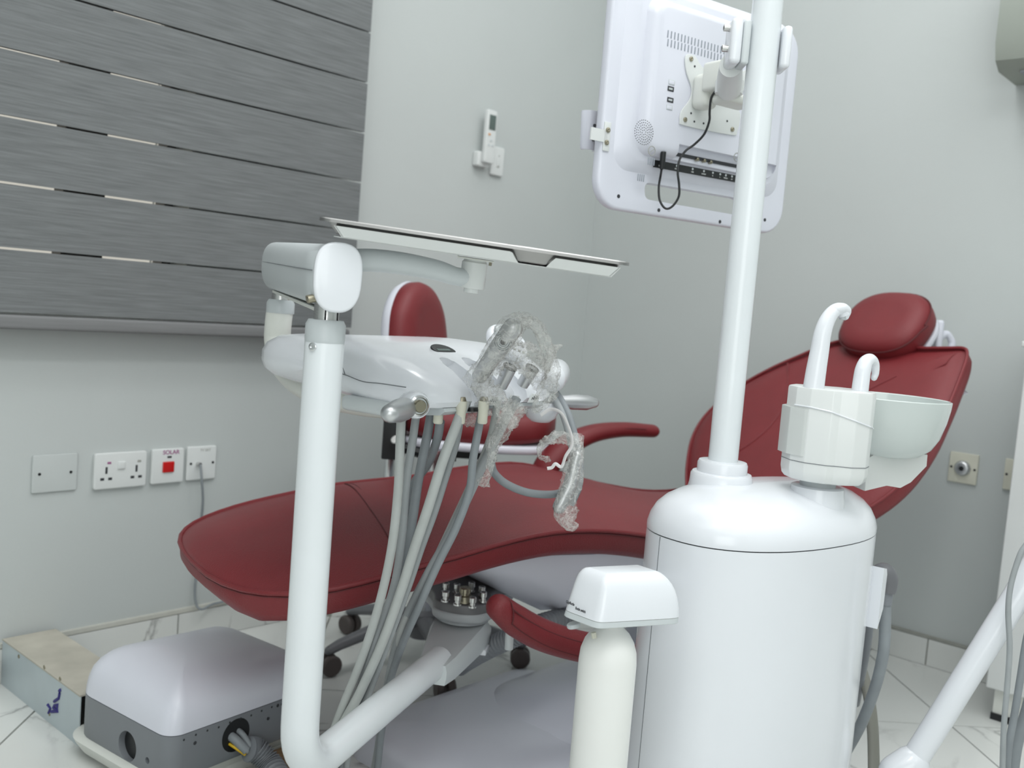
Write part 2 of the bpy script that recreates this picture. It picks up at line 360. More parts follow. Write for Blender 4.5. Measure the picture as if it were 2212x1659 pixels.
# ------------------------------------------------------------------ zebra blind
YB = 2.08
z_b = aY(0, 677, YB)[2]; pitch = (aY(0, 104, YB)[2]-z_b)/4; bx1 = aY(775, 430, YB)[0]; bx0 = -1.3
bl = thing('roller_blind', ((bx0+bx1)/2, YB, z_b-.02), 'wide grey slubbed zebra roller blind in bands drawn down over the window', 'blind')
put('bottom_rail', MB().rbox(((bx0+bx1)/2-.004, YB+.004, z_b-.016), (bx1-bx0, .022, .03), .006), BLINDB, bl)
random.seed(3)
for k in range(10):
    z0 = z_b+pitch*k; sh = random.uniform(-.001, .001)
    put('front_band', MB().box(((bx0+bx1)/2+sh, YB-.004, z0+pitch/2+.0015), (bx1-bx0, .0016, pitch-.0045)), BLIND, bl)
    put('back_band', MB().box(((bx0+bx1)/2+.006, YB+.012, z0+pitch*.31+.004), (bx1-bx0, .0014, pitch*.6)), BLIND, bl)
put('head_rail', MB().rbox(((bx0+bx1)/2, YB+.01, z_b+pitch*10+.03), (bx1-bx0+.02, .07, .07), .01), BLINDB, bl)
# ------------------------------------------------------------------ wall plates
FA = lambda P: Frame(P, (1, 0, 0), (0, 0, 1), (0, -1, 0))       # plate frame on the window wall: x right, y up, z out
FB = lambda P: Frame(P, (0, -1, 0), (0, 0, 1), (-1, 0, 0))      # on the right wall
def wp(px, py): return aY(px, py, Y1)
def wall_rect(pl, pr_, Fm):
    return np.linalg.norm(pr_-pl)
c = wp(117, 1021); F = FA(c)
t = thing('blank_plate', c, 'blank greyed wall plate with two screw holes, leftmost of the plates on the wall', 'wall plate')
put('faceplate', MB().slab(rr(.098, .084, .004), .006, .002, F), WALL, t)
hole = mesh_of(MB().cyl((0, 0, 0), (0, 0, .0012), .0032, 12), DARK, 'screw_hole')
for dx in (-.034, .034): put_at('screw_hole', hole, t, F(dx, .0, .0058), F)
c = wp(257, 1014); F = FA(c); W2 = wall_rect(wp(201, 1017), wp(314, 1010), F)
t = thing('double_socket', c, 'wide white double wall socket with two universal outlets', 'socket')
put('faceplate', MB().slab(rr(W2, .084, .006), .011, .003, F), SOCKW, t)
put('rocker', MB().rbox((0, .012, .012), (.018, .018, .005), .002, F), SOCKW, t)
vs = mesh_of(MB().rbox((0, 0, 0), (.005, .016, .001), .0004), GROUT2, 'earth_slot'); hs = mesh_of(MB().rbox((0, 0, 0), (.009, .006, .001), .0004), GROUT2, 'pin_slot')
for dx in (-.035, .037):
    put_at('earth_slot', vs, t, F(dx, .002, .0112), F)
    for e in (-.009, .0095): put_at('pin_slot', hs, t, F(dx+e, -.018, .0112), F)
    put('indicator', MB().rbox((dx+.006, .019, .0112), (.009, .005, .001), .0004, F), PURP if dx < 0 else GROUT, t)
c = wp(358, 1005); F = FA(c)
t = thing('red_switch', c, 'white wall switch with a red rocker and purple handwriting above it', 'switch')
put('faceplate', MB().slab(rr(.083, .084, .005), .012, .003, F), SOCKW, t)
put('rocker', MB().rbox((0, -.002, .013), (.029, .026, .006), .002, F), REDSW, t)
put('indicator', MB().rbox((.002, .022, .0123), (.011, .005, .001), .0004, F), GROUT2, t)
text('lettering', 'SOLAR', .014, PURP, t, Frame(F(.006, .033, .0122), F.x, F.y, F.z), True)
c = wp(432, 999); F = FA(c)
t = thing('aerial_socket', c, 'white aerial socket plate with a grey cable plugged in', 'socket')
put('faceplate', MB().slab(rr(.08, .084, .005), .009, .003, F), SOCKW, t)
put('plug', MB().cyl(F(-.012, -.001, .008), F(-.012, -.001, .022), .005, 14), STEEL, t)
for dx in (-.03, .03): put_at('screw_hole', hole, t, F(dx, 0, .0088), F)
text('lettering', 'TV SAT', .009, GROUT, t, Frame(F(.008, .032, .0092), F.x, F.y, F.z))
p0 = F(-.012, -.001, .0225)
pts = [p0, aY(436, 1040, Y1-.03), aY(438, 1085, Y1-.025), aY(433, 1140, Y1-.012), aY(427, 1220, Y1-.01), aY(421, 1270, Y1-.012), aY(424, 1305, Y1-.02), aY(437, 1316, Y1-.03), aY(470, 1302, Y1-.02), aY(560, 1290, Y1-.018), aY(640, 1335, Y1-.02)]
put('aerial_cable', MB().tube(smooth_path(pts), .0032, 8), HOSED, base=p0, label='thin grey cable hanging down the wall from the aerial socket', cat='cable')
# right wall plates
for px, py, lab, knob in ((2082, 1011, 'ivory wall plate with a round metal dial beside the chair back', 1), (2203, 1028, 'ivory wall plate half hidden behind the white cabinet', 0)):
    c = aX(px, py, X1); F = FB(c); t = thing('dial_plate', c, lab, 'wall plate')
    put('faceplate', MB().slab(rr(.074, .082, .003), .008, .002, F), IVORY, t)
    for dx in (-.03, .03): put_at('screw_hole', hole, t, F(dx, 0, .0078), F)
    if knob:
        k = put('dial', MB().lathe([(.021, 0), (.021, .006), (.017, .012), (.012, .014), (0, .014)], Frame(F(0, 0, .007), F.x, F.y, F.z), 24), ALU, t)
        put('dial_slot', MB().lathe([(.0065, 0), (.0065, .002), (0, .002)], Frame(F(0, 0, .0205), F.x, F.y, F.z), 16), DARK, k)
# remote in its holder and the switch beside it
c = wp(1034, 345); F = FA(c)
t = thing('remote_holder', c, 'small white remote control cradle fixed on the wall', 'holder')
put('cradle', MB().slab(rr(.056, .045, .006), .024, .004, F), SOCKW, t)
c2 = wp(1041, 297); F = FA(c2)
t = thing('remote_control', c2, 'white remote control with a grey display standing in its wall cradle', 'remote')
put('casing', MB().slab(rr(.043, .16, .006), .015, .003, Frame(F(0, .0, .025), F.x, F.y, F.z)), SOCKW, t)
put('display', MB().rbox((.001, .043, .0405), (.028, .045, .0015), .0005, F), LCD, t)
put('button', MB().rbox((-.009, .006, .0405), (.009, .006, .002), .0008, F), ORNG, t)
for bx, by in ((0, -.012), (-.008, -.026), (.008, -.026)): put('button', MB().rbox((bx, by, .0405), (.009, .006, .0015), .0006, F), GREYW, t)
c = wp(1070, 349); F = FA(c)
t = thing('light_switch', c, 'white light switch plate at the right of the remote control cradle', 'switch')
put('faceplate', MB().slab(rr(.055, .088, .006), .012, .003, F), SOCKW, t)
put('rocker', MB().rbox((0, 0, .0125), (.016, .034, .004), .0015, F), SOCKW, t)
for dy in (-.016, .016): put('mark', MB().rbox((0, dy, .0146), (.004, .005, .0006), .0002, F), GROUT, t)
# air conditioner at the top right
ya = aX(2160, 60, 2.6)[1]; za = aX(2200, 150, 2.62)[2]
t = thing('air_conditioner', (2.68, ya-.4, za), 'grey split air conditioner corner high on the right wall', 'air conditioner')
pf = [(.0, 0), (-.15, .0), (-.185, .02), (-.2, .06), (-.2, .25), (-.18, .29), (0, .29)]
put('casing', MB().loft([[(2.779+p[0], y, za+p[1]) for p in pf] for y in (ya, ya-.8)]), mat('shaded_grey_green_casing', srgb(150, 156, 148), .6), t)  # casing colour carries the shade on its side and underside
put('vane', MB().box((2.779-.1, ya-.4, za-.003), (.1, .7, .006)), GREY, t)

# ================================================================== dental chair
ca = math.radians(-16); A3 = V(math.cos(ca), math.sin(ca), 0); N3 = V(-math.sin(ca), math.cos(ca), 0); UP = V(0, 0, 1)
NC = 1.675
def chp(s, n_, z): return A3*s+N3*(NC+n_)+UP*z
zs_s = [.4, .52, .64, .82, 1.0, 1.13, 1.25, 1.45, 1.6, 1.75, 1.95]; zs_z = [.412, .427, .452, .484, .505, .511, .500, .457, .432, .436, .5]
def zs(s): return float(np.interp(s, zs_s, zs_z))
def zsm(s): return sum(zs(s+d) for d in (-.06, -.03, 0, .03, .06))/5
def zn(s, n_):
    q = max(-1, min(1, n_/.295)); k = max(0, min(1, (s-.8)/.2)); f = max(0, 1-abs(s-1.27)/.25)
    return zsm(s-.10*q*k)+.012*max(0, q)*f
chair = thing('dental_chair', chp(1.5, 0, 0), 'dark red leatherette dental treatment chair with raised back and headrest', 'dental chair')
# seat cushion: rings along s
def seat_rings(s0, s1):
    rings = []; ss = [s0+.0005, s0+.006, s0+.018, s0+.035, s0+.06, s0+.09, s0+.13]+list(np.linspace(s0+.17, s1, 42)); U = 34
    for s in ss:
        t = max(0, (s0+.24-s)/.24); hw = .295*(max(0, 1-t**2.7))**(1/2.7); hw = max(hw, .012)
        ft = min(1, .35+.65*min(1, (s-s0)/.05)); z = zsm(s); e = .047*ft
        r = []
        for k in range(U):
            a = 2*PI*k/U; c_, s_ = math.cos(a), math.sin(a)
            n_ = hw*math.copysign(abs(c_)**.55, c_)
            q = abs(n_)/hw
            z = zn(s, n_)
            if s_ >= 0: z_ = z+.022*ft*(1-q**3.2)*abs(s_)**.4
            else: z_ = z-.064*ft*abs(s_)**.35; n_ *= .975+.025*(1-abs(s_))
            r.append(chp(s, n_, z_))
        rings.append(r)
    return rings
put('seat_cushion', MB().loft(seat_rings(.435, 1.86)), RED, chair, sharp=60)
def edge(side, s):
    t = max(0, (.675-s)/.24); hw = .295*(max(0, 1-t**2.7))**(1/2.7); return chp(s, side*(hw+.001), zn(s, side*hw)+.0005)
toe = [edge(-1, s) for s in np.linspace(1.8, .675, 30)]+[edge(-1, .435+.24*(1-math.cos(a))) for a in np.linspace(PI/2*.97, .0, 10)]+[edge(1, .435+.24*(1-math.cos(a))) for a in np.linspace(.12, PI/2*.97, 10)]+[edge(1, s) for s in np.linspace(.675, 1.8, 30)]
put('piping', MB().tube(toe, .0042, 8), RED, chair)
put('seam', MB().tube([p-UP*.006 for p in toe], .0010, 6), REDD, chair)
def crown(s, n_): hw = .295; return chp(s, n_, zn(s, n_)+.022*(1-(abs(n_)/hw)**3.2)+.0002)
sm_ = [crown(.762+.23*n_, n_) for n_ in np.linspace(-.28, .285, 24)]
put('seam', MB().tube(sm_, .0011, 6), REDD, chair); put('seam', MB().tube([p+A3*.012 for p in sm_], .0009, 6), REDD, chair)
put('seam', MB().tube([edge(-1, .55)-UP*.006, edge(-1, .55)-UP*.05+A3*.004+N3*.01], .0013, 6), REDD, chair)
# back cushion
al = math.atan2(.36, .334); TB = A3*math.cos(al)+UP*math.sin(al); NB = -A3*math.sin(al)+UP*math.cos(al); OB = chp(1.786, 0, .52)
def bk(n_, t_, h): return OB+N3*n_+TB*t_+NB*h
olb = [(-.16, -.13), (-.27, -.07), (-.335, .015), (-.365, .10), (-.368, .20), (-.352, .30), (-.335, .38), (-.318, .45), (-.303, .486), (-.285, .496), (-.25, .492), (-.17, .484), (-.06, .488), (.045, .488), (.10, .462), (.15, .42), (.21, .365), (.262, .30), (.295, .235), (.312, .16), (.30, .09), (.262, .02), (.20, -.06), (.13, -.12), (0, -.15)]
olb = smooth_outline(olb, 4)
def bkc(a_, b_, h): q = 1-min(1, (abs(a_+.03)/.33))**2; return bk(a_, b_, h-.012*q*(1 if h > 0 else 0))
put('back_cushion', MB().pillow(olb, bkc, [(.12, -.05), (.03, -.05), (.006, -.044), (.0, -.03), (.0, -.004), (.002, .002), (.006, .001), (.016, .008), (.035, .014), (.065, .017)], 8), RED, chair, sharp=60)
ring = [bk(p[0], p[1], .001) for p in olb]+[bk(olb[0][0], olb[0][1], .001)]
put('piping', MB().tube(ring, .004, 8), RED, chair)
put('seam', MB().tube([bkc(-.16+.11*math.sin(t_*3.3), -.02+.40*t_, .0175) for t_ in np.linspace(0, 1, 24)], .0016, 6), RED, chair)
put('seam', MB().tube([bkc(.17-.10*math.sin(t_*3.1), -.02+.40*t_, .0175) for t_ in np.linspace(0, 1, 24)], .0016, 6), RED, chair)
put('back_shell', MB().slab(inset(olb, .07), .03, .012, Frame(bk(0, 0, -.08), N3, TB, NB)), WHITE2, chair)
# headrest
HC3 = at(1913, 703, 2.5); hx = nrm(N3); ha_ = math.radians(52); hu2 = -N3; hv2 = A3*math.cos(ha_)+UP*math.sin(ha_); hz = nrm(np.cross(hu2, hv2)); hz = hz if hz[2] > 0 else -hz
Hf = Frame(HC3, hu2, hv2, hz)
head = put('headrest_cushion', MB().pillow(sell(.118, .099, 2.5, 44), lambda a_, b_, h: Hf(a_, b_, h), [(.03, -.042), (.012, -.04), (.003, -.03), (0, -.012), (.0, .006), (.003, .018), (.009, .026), (.02, .032), (.04, .036)], 6), RED, chair, sharp=70)
put('piping', MB().tube([Hf(p[0], p[1], .011) for p in sell(.1185, .0995, 2.5, 44)+[(.1285, 0)]], .0022, 6), REDD, head)
put('headrest_shell', MB().slab(inset(sell(.118, .099, 2.5, 44), .006), .018, .006, Frame(Hf(0, 0, -.06), hu2, hv2, hz)), WHITE2, chair)
# headrest bracket, levers
sd0 = V(.668, -.744, 0); vd0 = V(.744, .668, 0)
P = at(1996, 728, 2.6)
put('headrest_bracket', MB().rbox((0, 0, 0), (.034, .05, .085), .006, Frame(P, sd0, vd0, UP)), GROUT2, chair)
put('bracket_cover', MB().rbox((0, 0, 0), (.018, .04, .088), .008, Frame(at(2025, 727, 2.61), sd0, vd0, UP)), WHITE2, chair)
put('release_lever', MB().tube(smooth_path([at(2030, 727, 2.62), at(2045, 722, 2.62), at(2056, 738, 2.62), at(2054, 755, 2.62)]), [.012, .009, .010], 10, round_=True), WHITE2, chair)
put('headrest_stem', MB().box((0, 0, 0), (.05, .02, .2), Frame(bk(-.02, .46, -.06), N3, NB, TB)), STEEL, chair)
# armrests
PN = lambda n_: (chp(0, n_, 0), A3, UP)
def armpts(n_, L):
    O, u, v = PN(n_); out = []
    for px, py in L: a_, b_ = hit(px, py, O, u, v); out.append(O+u*a_+v*b_)
    return out
far = smooth_path(armpts(.295, [(1165, 1035), (1185, 1000), (1222, 965), (1275, 938), (1340, 928), (1408, 931)]), 8)
ar = put('armrest', MB().tube(far, [.028, .032, .031, .026, .022, .0195], 16, round_=True, sx=1.2, sy=.9), RED, chair, sharp=70)
put('seam', MB().tube([p+UP*.006-N3*.024 for p in far[6:-3]], .0013, 6), REDD, ar)
near = smooth_path(armpts(-.36, [(1078, 1312), (1115, 1341), (1170, 1371), (1235, 1392), (1300, 1404), (1345, 1408)]), 8)
ar = put('armrest', MB().tube(near, [.022, .026, .027, .027, .027, .026], 16, round_=True, sx=1.0, sy=1.0), RED, chair, sharp=70)
for d1, d2 in ((.0125, -.0235), (-.0125, -.0235)): put('seam', MB().tube([p+UP*d1+N3*d2 for p in near[3:-3]], .0013, 6), REDD, ar)
put('seam', MB().tube([near[3]+.0262*(UP*math.sin(t_)-N3*math.cos(t_)) for t_ in np.linspace(-.5, 1.3, 10)], .0012, 6), REDD, ar)
# white shell under the seat
O, u, v = PN(-.25); hullb = [hit(px, py, O, u, v) for px, py in ((1008, 1238), (1060, 1272), (1120, 1306), (1180, 1338), (1250, 1372))]
hs_ = [h[0] for h in hullb]+[1.55, 1.8, 1.95]; hz_ = [h[1] for h in hullb]+[.3, .3, .35]
rings = []
for s in np.linspace(hs_[0], 1.9, 26):
    zt = zsm(s)-.056; zb = float(np.interp(s, hs_, hz_)); zb = min(zb, zt-.004); hw = .265*min(1, .35+.65*((s-hs_[0])/.25)**.5) if s > hs_[0] else .1
    r = []
    for k in range(20):
        a = 2*PI*k/20; c_, s_ = math.cos(a), math.sin(a); n_ = hw*math.copysign(abs(c_)**.5, c_)
        if s_ < 0: z_ = zt+(zb-zt)*abs(s_)**.8; n_ *= 1-.22*abs(s_)**1.5
        else: z_ = zt+.01*s_
        r.append(chp(s, n_, z_))
    rings.append(r)
put('seat_shell', MB().loft(rings), WHITE2, chair, sharp=60)
# pedestal and base plates
put('pedestal', MB().loft([[chp(p[0]+1.62, p[1]-.02, z) for p in rr(.3*k, .26*k, .06)] for z, k in ((.05, 1.1), (.12, 1), (.3, .9), (.4, .9))]), WHITE2, chair)
def base_ring(x0, x1, y0, y1, r, d, z): return [((x0+x1)/2+p[0], (y0+y1)/2+p[1], z) for p in inset(rr(x1-x0, y1-y0, r, 8), d)]
b = MB(); prof = [(0, .0), (0, .03), (.006, .045), (.02, .055), (.05, .062), (.12, .066)]
b.loft([base_ring(1.2, 1.75, 1.03, 1.452, .07, d, z) for d, z in prof]); put('front_base_cover', b, WHITE2, chair)
b = MB(); prof = [(0, .0), (0, .035), (.004, .052), (.014, .064), (.05, .078), (.1, .09), (.16, .1)]
b.loft([base_ring(1.46, 2.35, .97, 1.394, .16, d, z) for d, z in prof]); put('base_cover', b, WHITE2, chair)
# swivel plate with bolts below the seat
D0 = az(1003, 1287, .345)
pl = MB(); Fd = Frame(D0, nrm([1, .55, 0]), nrm([-.55, 1, 0]))
ol = smooth_outline([(-.058, 0), (-.045, -.04), (0, -.058), (.04, -.044), (.085, -.05), (.13, -.065), (.17, -.05), (.2, 0), (.2, .09), (.13, .12), (.06, .1), (.0, .062), (-.043, .042)], 5)
put('swivel_plate', pl.slab(ol, .022, .004, Frame(D0-UP*.022, Fd.x, Fd.y, UP)), DISC, chair)
put('plate_rim', MB().slab(inset(ol, -.002), .02, .006, Frame(D0-UP*.036, Fd.x, Fd.y, UP)), CASTG, chair)
put('swivel_collar', MB().lathe([(.05, -.0425), (.05, -.034), (.047, -.03)], Frame(D0, Fd.x, Fd.y, UP), 32), CASTG, chair)
bolt = MB().lathe([(.0082, 0), (.0082, .003), (.0052, .003), (.0052, .009), (.0068, .010), (.0068, .018), (.006, .019), (.004, .019), (.004, .015), (0, .015)], WF, 16)
bme = mesh_of(bolt, STEEL, 'bolt')
for px, py in ((962, 1299), (963, 1280), (986, 1282), (988, 1307), (1018, 1278), (1020, 1312), (1040, 1288), (1043, 1300)):
    P = az(px, py, .347); put_at('bolt', bme, chair, P)
put('pivot_bolt', MB().lathe([(.014, 0), (.014, .012), (.009, .013), (.009, .017), (.011, .018), (.011, .026), (.009, .028), (0, .028)], Frame(az(1003, 1300, .346)), 20), BRASS, chair)
put('pivot_pin', MB().cyl(armpts(-.3, [(1101, 1365)])[0], armpts(-.3, [(1099, 1402)])[0], .0075, 14), GREYW, chair)
# corrugated hose under the chair
hp = smooth_path([az(990, 1440, .16), az(1012, 1425, .185), az(1050, 1403, .235), az(1110, 1375, .28), az(1160, 1352, .3), az(1230, 1330, .3)], 40)
rad = [.0205 if (i//2) % 2 else .0175 for i in range(len(hp))]
put('corrugated_hose', MB().tube(hp, rad, 14), GREY, chair)

# ================================================================== stool behind the chair
SX, SY = 1.66, 1.715
st = thing('operator_stool', (SX, SY, 0), 'small red upholstered stool with backrest standing behind the treatment chair', 'stool')
sc0 = at(1035, 906, 2.56); zS = sc0[2]
su = nrm([.668, -.744, 0]); sv = nrm([.744, .668, 0])
Fs = Frame((sc0[0], sc0[1], zS), su, sv, UP)
ol = [(-.2, -.08), (-.185, -.15), (-.12, -.185), (0, -.195), (.1, -.18), (.17, -.14), (.2, -.05), (.19, .08), (.12, .18), (0, .2), (-.12, .18), (-.185, .08)]
ol = smooth_outline(ol, 4)
def sdip(a_, b_, h): return Fs(a_, b_, h+(.18*(max(0, -a_-.05))**1.7*3 if h > .0 else 0)+.02*abs(a_/.2)**2)
put('seat', MB().pillow(ol, sdip, [(.03, -.042), (.008, -.04), (0, -.025), (0, .0), (.006, .018), (.02, .028), (.04, .033)], 6), RED, st, sharp=70)
put('seat_shell', MB().slab(inset(ol, -.004), .022, .009, Frame(Fs(0, 0, -.06), su, sv, UP)), WHITE2, st)
put('seat_mechanism', MB().rbox((-.02, 0, -.078), (.12, .16, .035), .006, Fs), DARK, st)
cB = at(893, 720, 2.45); ba = math.radians(-22); bu = nrm(sv*math.cos(ba)-su*math.sin(ba)); bn = nrm(np.cross(bu, UP)); bt = nrm(UP-bn*.10)
Fb = Frame(cB, bu, bt)
ob = smooth_outline([(-.13, -.1), (-.122, .02), (-.1, .075), (-.06, .112), (0, .128), (.06, .112), (.1, .075), (.122, .02), (.135, -.1), (.11, -.15), (0, -.16), (-.11, -.15)], 4)
zb_ = 1 if (Fb.z @ su) > 0 else -1
put('backrest', MB().pillow(ob, lambda a_, b_, h: Fb(a_, b_, h*zb_), [(.03, -.012), (.006, -.01), (0, 0), (0, .018), (.006, .032), (.02, .042), (.045, .048)], 6), RED, st, sharp=70)
put('backrest_shell', MB().pillow(inset(ob, -.003), lambda a_, b_, h: Fb(a_, b_, h*zb_), [(.05, -.034), (.02, -.032), (.006, -.024), (0, -.010), (.002, -.0005)], 4), WHITE2, st, sharp=70)
k = put('back_bracket', MB().rbox((0, 0, 0), (.05, .07, .1), .004, Frame(at(852, 945, 2.35), su, sv, UP)), DARK, st)
put('bolt', MB().cyl(at(853, 950, 2.31), at(853, 950, 2.295), .01, 14, .002), STEEL, k)
put('back_strut', MB().rbox((0, 0, 0), (.022, .05, .25), .004, Frame(at(858, 850, 2.42), su, sv, UP)), DARK, st)
put('seat_bar', MB().tube([at(852, 960, 2.37), at(930, 985, 2.4), at(985, 985, 2.4)], .014, 8), DARK, st)
put('gas_lift', MB().lathe([(.025, .08), (.025, .3), (.014, .3), (.014, zS-.09), (.03, zS-.09), (.03, zS-.06)], Frame((SX, SY, 0)), 20), CHROME, st)
put('back_post', MB().cyl(at(843, 975, 2.36), at(838, 1060, 2.36), .012, 14), CHROME, st)
for k in range(5):
    a = math.radians(-48+72*k); d = V(math.cos(a), math.sin(a), 0); c_ = V(SX, SY, 0)
    b = MB().tube([c_+UP*.105, c_+d*.13+UP*.095, c_+d*.225+UP*.07, c_+d*.25+UP*.06], [.024, .02, .016, .014], 10, round_=True, sx=1, sy=.8)
    lg = put('leg', b, STAR, st)
    e = c_+d*.25; pd = V(-d[1], d[0], 0)
    put('caster', MB().cyl(e+UP*.026-pd*.022, e+UP*.026-pd*.004, .025, 16, .004).cyl(e+UP*.026+pd*.004, e+UP*.026+pd*.022, .025, 16, .004).cyl(e+UP*.03, e+UP*.07, .006, 10), CAST, lg)
put('hub', MB().lathe([(.032, .06), (.036, .08), (.036, .12), (.028, .13)], Frame((SX, SY, 0)), 20), STAR, st)

# ================================================================== delivery arm
cx0, cy0 = .74, .974; z_cap = .864
KZ = .277; LT1 = az(950, 1426, KZ); BX = V(cx0, cy0, 0)
arm = thing('delivery_arm', (cx0, cy0, .3), 'white tubular swing arm with upright post, reaching from under the chair to the instrument console', 'dental arm')
ld = nrm([LT1[0]-cx0, LT1[1]-cy0, 0]); RB = .07
pth = [V(cx0, cy0, z) for z in np.linspace(.842, KZ+RB, 10)]
for k in range(1, 9):
    a = PI/2*k/8; pth.append(V(cx0, cy0, KZ+RB*(1-math.sin(a)))+ld*RB*(1-math.cos(a)))
pth += [pth[-1]*(1-t)+LT1*t for t in (.3, .6, 1)]
put('post', MB().tube(pth, .0242, 28), PAINTW, arm)
put('post_collar', MB().lathe([(.0244, .836), (.0246, .838), (.0246, .858), (.0215, .864), (.012, .864)], Frame(BX), 32), LGREY, arm)
put('steel_shaft', MB().lathe([(.0155, .85), (.0155, .9)], Frame(BX), 24), STEEL, arm)
for a in (-2.3, -1.2): put('shaft_line', MB().box((cx0+.0155*math.cos(a), cy0+.0155*math.sin(a), .875), (.0016, .0016, .03)), DARK, arm)
sd = V(.668, -.744, 0); vd = V(.744, .668, 0)
sp = at(687, 751, 1.17); sp = V(cx0, cy0, sp[2])-vd*.0225-sd*.0095
put('set_screw', MB().lathe([(.0052, -.001), (.0052, .0015), (.0042, .002), (.0028, .0021), (.0028, .0005), (0, .0005)], frame_z(sp, -vd-sd*.35), 18), CHROME, arm)
# bevelled knuckle between tube and collar
kz = KZ; ang = nrm([D0[0]-LT1[0], D0[1]-LT1[1], 0]); pz = V(-ang[1], ang[0], 0); LL = np.linalg.norm((D0-LT1)[:2])
pl2 = [(-.045, -.024), (-.01, -.034), (LL-.03, -.054), (LL+.01, -.055), (LL+.045, -.035), (LL+.055, 0), (LL+.045, .035), (LL+.01, .055), (LL-.03, .054), (-.01, .034), (-.045, .024)]
Fk = Frame((LT1[0], LT1[1], kz-.026), ang, pz, UP)
put('knuckle', MB().loft([[Fk(a_, b_*.9, .0) for a_, b_ in pl2], [Fk(a_, b_, .012) for a_, b_ in pl2], [Fk(a_, b_, .024+.012*min(1, max(0, a_/.05))) for a_, b_ in pl2], [Fk(a_*.97, b_*.86, .034+.016*min(1, max(0, (a_+.03)/.07))) for a_, b_ in pl2]]), GREYW, arm, sharp=30)
put('knuckle_plate', MB().slab([(a_*1.0+.0, b_*1.03) for a_, b_ in pl2[2:9]], .012, .003, Frame(Fk(0, 0, -.006), ang, pz, UP)), WHITE, arm)
# upper beam
E0 = at(731, 600, 1.165); E1 = at(602, 574, 1.76); E1[2] = E0[2]+.020; bd = nrm(E1-E0); LB = np.linalg.norm(E1-E0)
bs = nrm(np.cross(bd, UP)); bs = bs if bs @ sd > 0 else -bs; bu_ = nrm(np.cross(bs, bd)); bu_ = bu_ if bu_[2] > 0 else -bu_
Fb2 = Frame(E0, bs, bu_, bd)
oc = [(.0285*math.copysign(abs(math.cos(a))**.8, math.cos(a)), (.0415*math.copysign(abs(math.sin(a))**.62, math.sin(a)))) for a in np.linspace(0, 2*PI, 49)[:-1]]
oc = [(x_*(1-.12*max(0, -y_/.0415)**2), y_) for x_, y_ in oc]
put('beam_end_cap', MB().slab(inset(oc, -.0005), .011, .0035, Frame(E0, bs, bu_, bd)), WHITE, arm)
rings = [[Fb2(x_*k+0, y_*k*q, z_) for x_, y_ in oc] for z_, k, q in ((.0105, .93, .95), (.012, .97, .97), (.1, .98, .98), (LB*.6, 1, 1), (LB, 1.03, 1.0), (LB+.02, .98, .96), (LB+.036, .8, .8), (LB+.04, .5, .5))]
put('beam', MB().loft(rings), GREYW, arm, sharp=50)
sl = [Fb2(-.0287, .006, z_) for z_ in np.linspace(.02, LB, 10)]
put('beam_seam', MB().tube(sl, .0007, 5), SEAM, arm)
put('beam_underplate', MB().box((0, -.043, LB*.5), (.03, .004, LB*.8), Fb2), CREAM, arm)
for q in (.025, .036): put('pivot_screw', MB().cyl(Fb2(-.02, -.027, q), Fb2(-.031, -.030, q), .0048, 12, .001), BRASS, arm)
# far post curving under the console
FX = at(606, 662, 1.74); FXt = V(FX[0], FX[1], 0)
fp = [V(FX[0], FX[1], FX[2]), at(601, 700, 1.74), at(600, 740, 1.74), at(611, 782, 1.70), at(640, 818, 1.64), at(690, 846, 1.56), at(760, 862, 1.50), at(830, 870, 1.46), at(900, 868, 1.5)]
put('hooked_post', MB().tube(smooth_path(fp, 8), .0235, 24), CREAM, arm)
put('hooked_post_collar', MB().lathe([(.0243, -.012), (.0246, -.01), (.0246, .006), (.021, .012), (.01, .012)], Frame(FX), 28), LGREY, arm)
put('steel_shaft', MB().lathe([(.0165, 0), (.0165, .05)], Frame(FX), 24), STEEL, arm)
# tray arm, hub and holder: the tray tips slightly, its far side a little higher
TW, TD = .372, .27
rL, rR = nrm(ray(690, 470)), nrm(ray(1365, 570)); ty = nrm(ray(1028, 521)); tz = nrm(np.cross(rR, rL)); tz = tz if tz[2] > 0 else -tz
ty = nrm(ty-tz*(ty @ tz)); tx = nrm(np.cross(ty, tz)); T0 = at(1028, 520.5, 1.155)+ty*TD/2
FT = Frame(T0, tx, ty, tz)
HB = at(1023, 590, 1.30); tb = at(768, 566, 1.24); zt_ = HB[2]
tp = [V(cx0+.01, cy0+.03, at(748, 575, 1.22)[2]), at(780, 562, 1.235), at(860, 568, 1.26), at(940, 583, 1.28), at(985, 597, 1.29), at(1020, 600, 1.30)]
put('tray_bracket', MB().tube(smooth_path(tp, 8), [.015, .0145, .0145, .0135, .012, .0125], 18, sx=1.1, sy=1), GREYW, arm)
Fhb = Frame(HB, tx, ty, tz)
put('tray_hub', MB().lathe([(.010, -.026), (.010, -.020), (.0165, -.020), (.0172, -.018), (.0172, .014), (.015, .016), (.015, .0175)], Fhb, 24), WARMW, arm)
put('hub_plate', MB().box((0, 0, .0185), (.048, .04, .002), Fhb), CREAM, arm)
put('hub_screw', MB().cyl(Fhb(.020, -.014, .018), Fhb(.020, -.014, .013), .002, 8), BRASS, arm)
th = thing('tray_holder', HB+tz*.02, 'white bracket pan with a cut-out rim under the steel instrument tray', 'tray holder')
hw_, hd_ = TW/2, TD/2
put('pan_floor', MB().slab(rr(TW-.034, TD-.034, .01, 4), .0014, .0004, Frame(FT(0, 0, -.0196), tx, ty, tz)), WARMW, th)
def tpx(px): return hit(px, 470+.148*(px-690), FT(0, -hd_, 0), tx, tz)[0]
def sheet(q, t): return MB().loft([q, [p+t for p in q]])
zt2, zb2 = -.0062, -.0185; xa, xb_ = tpx(722), tpx(1344)
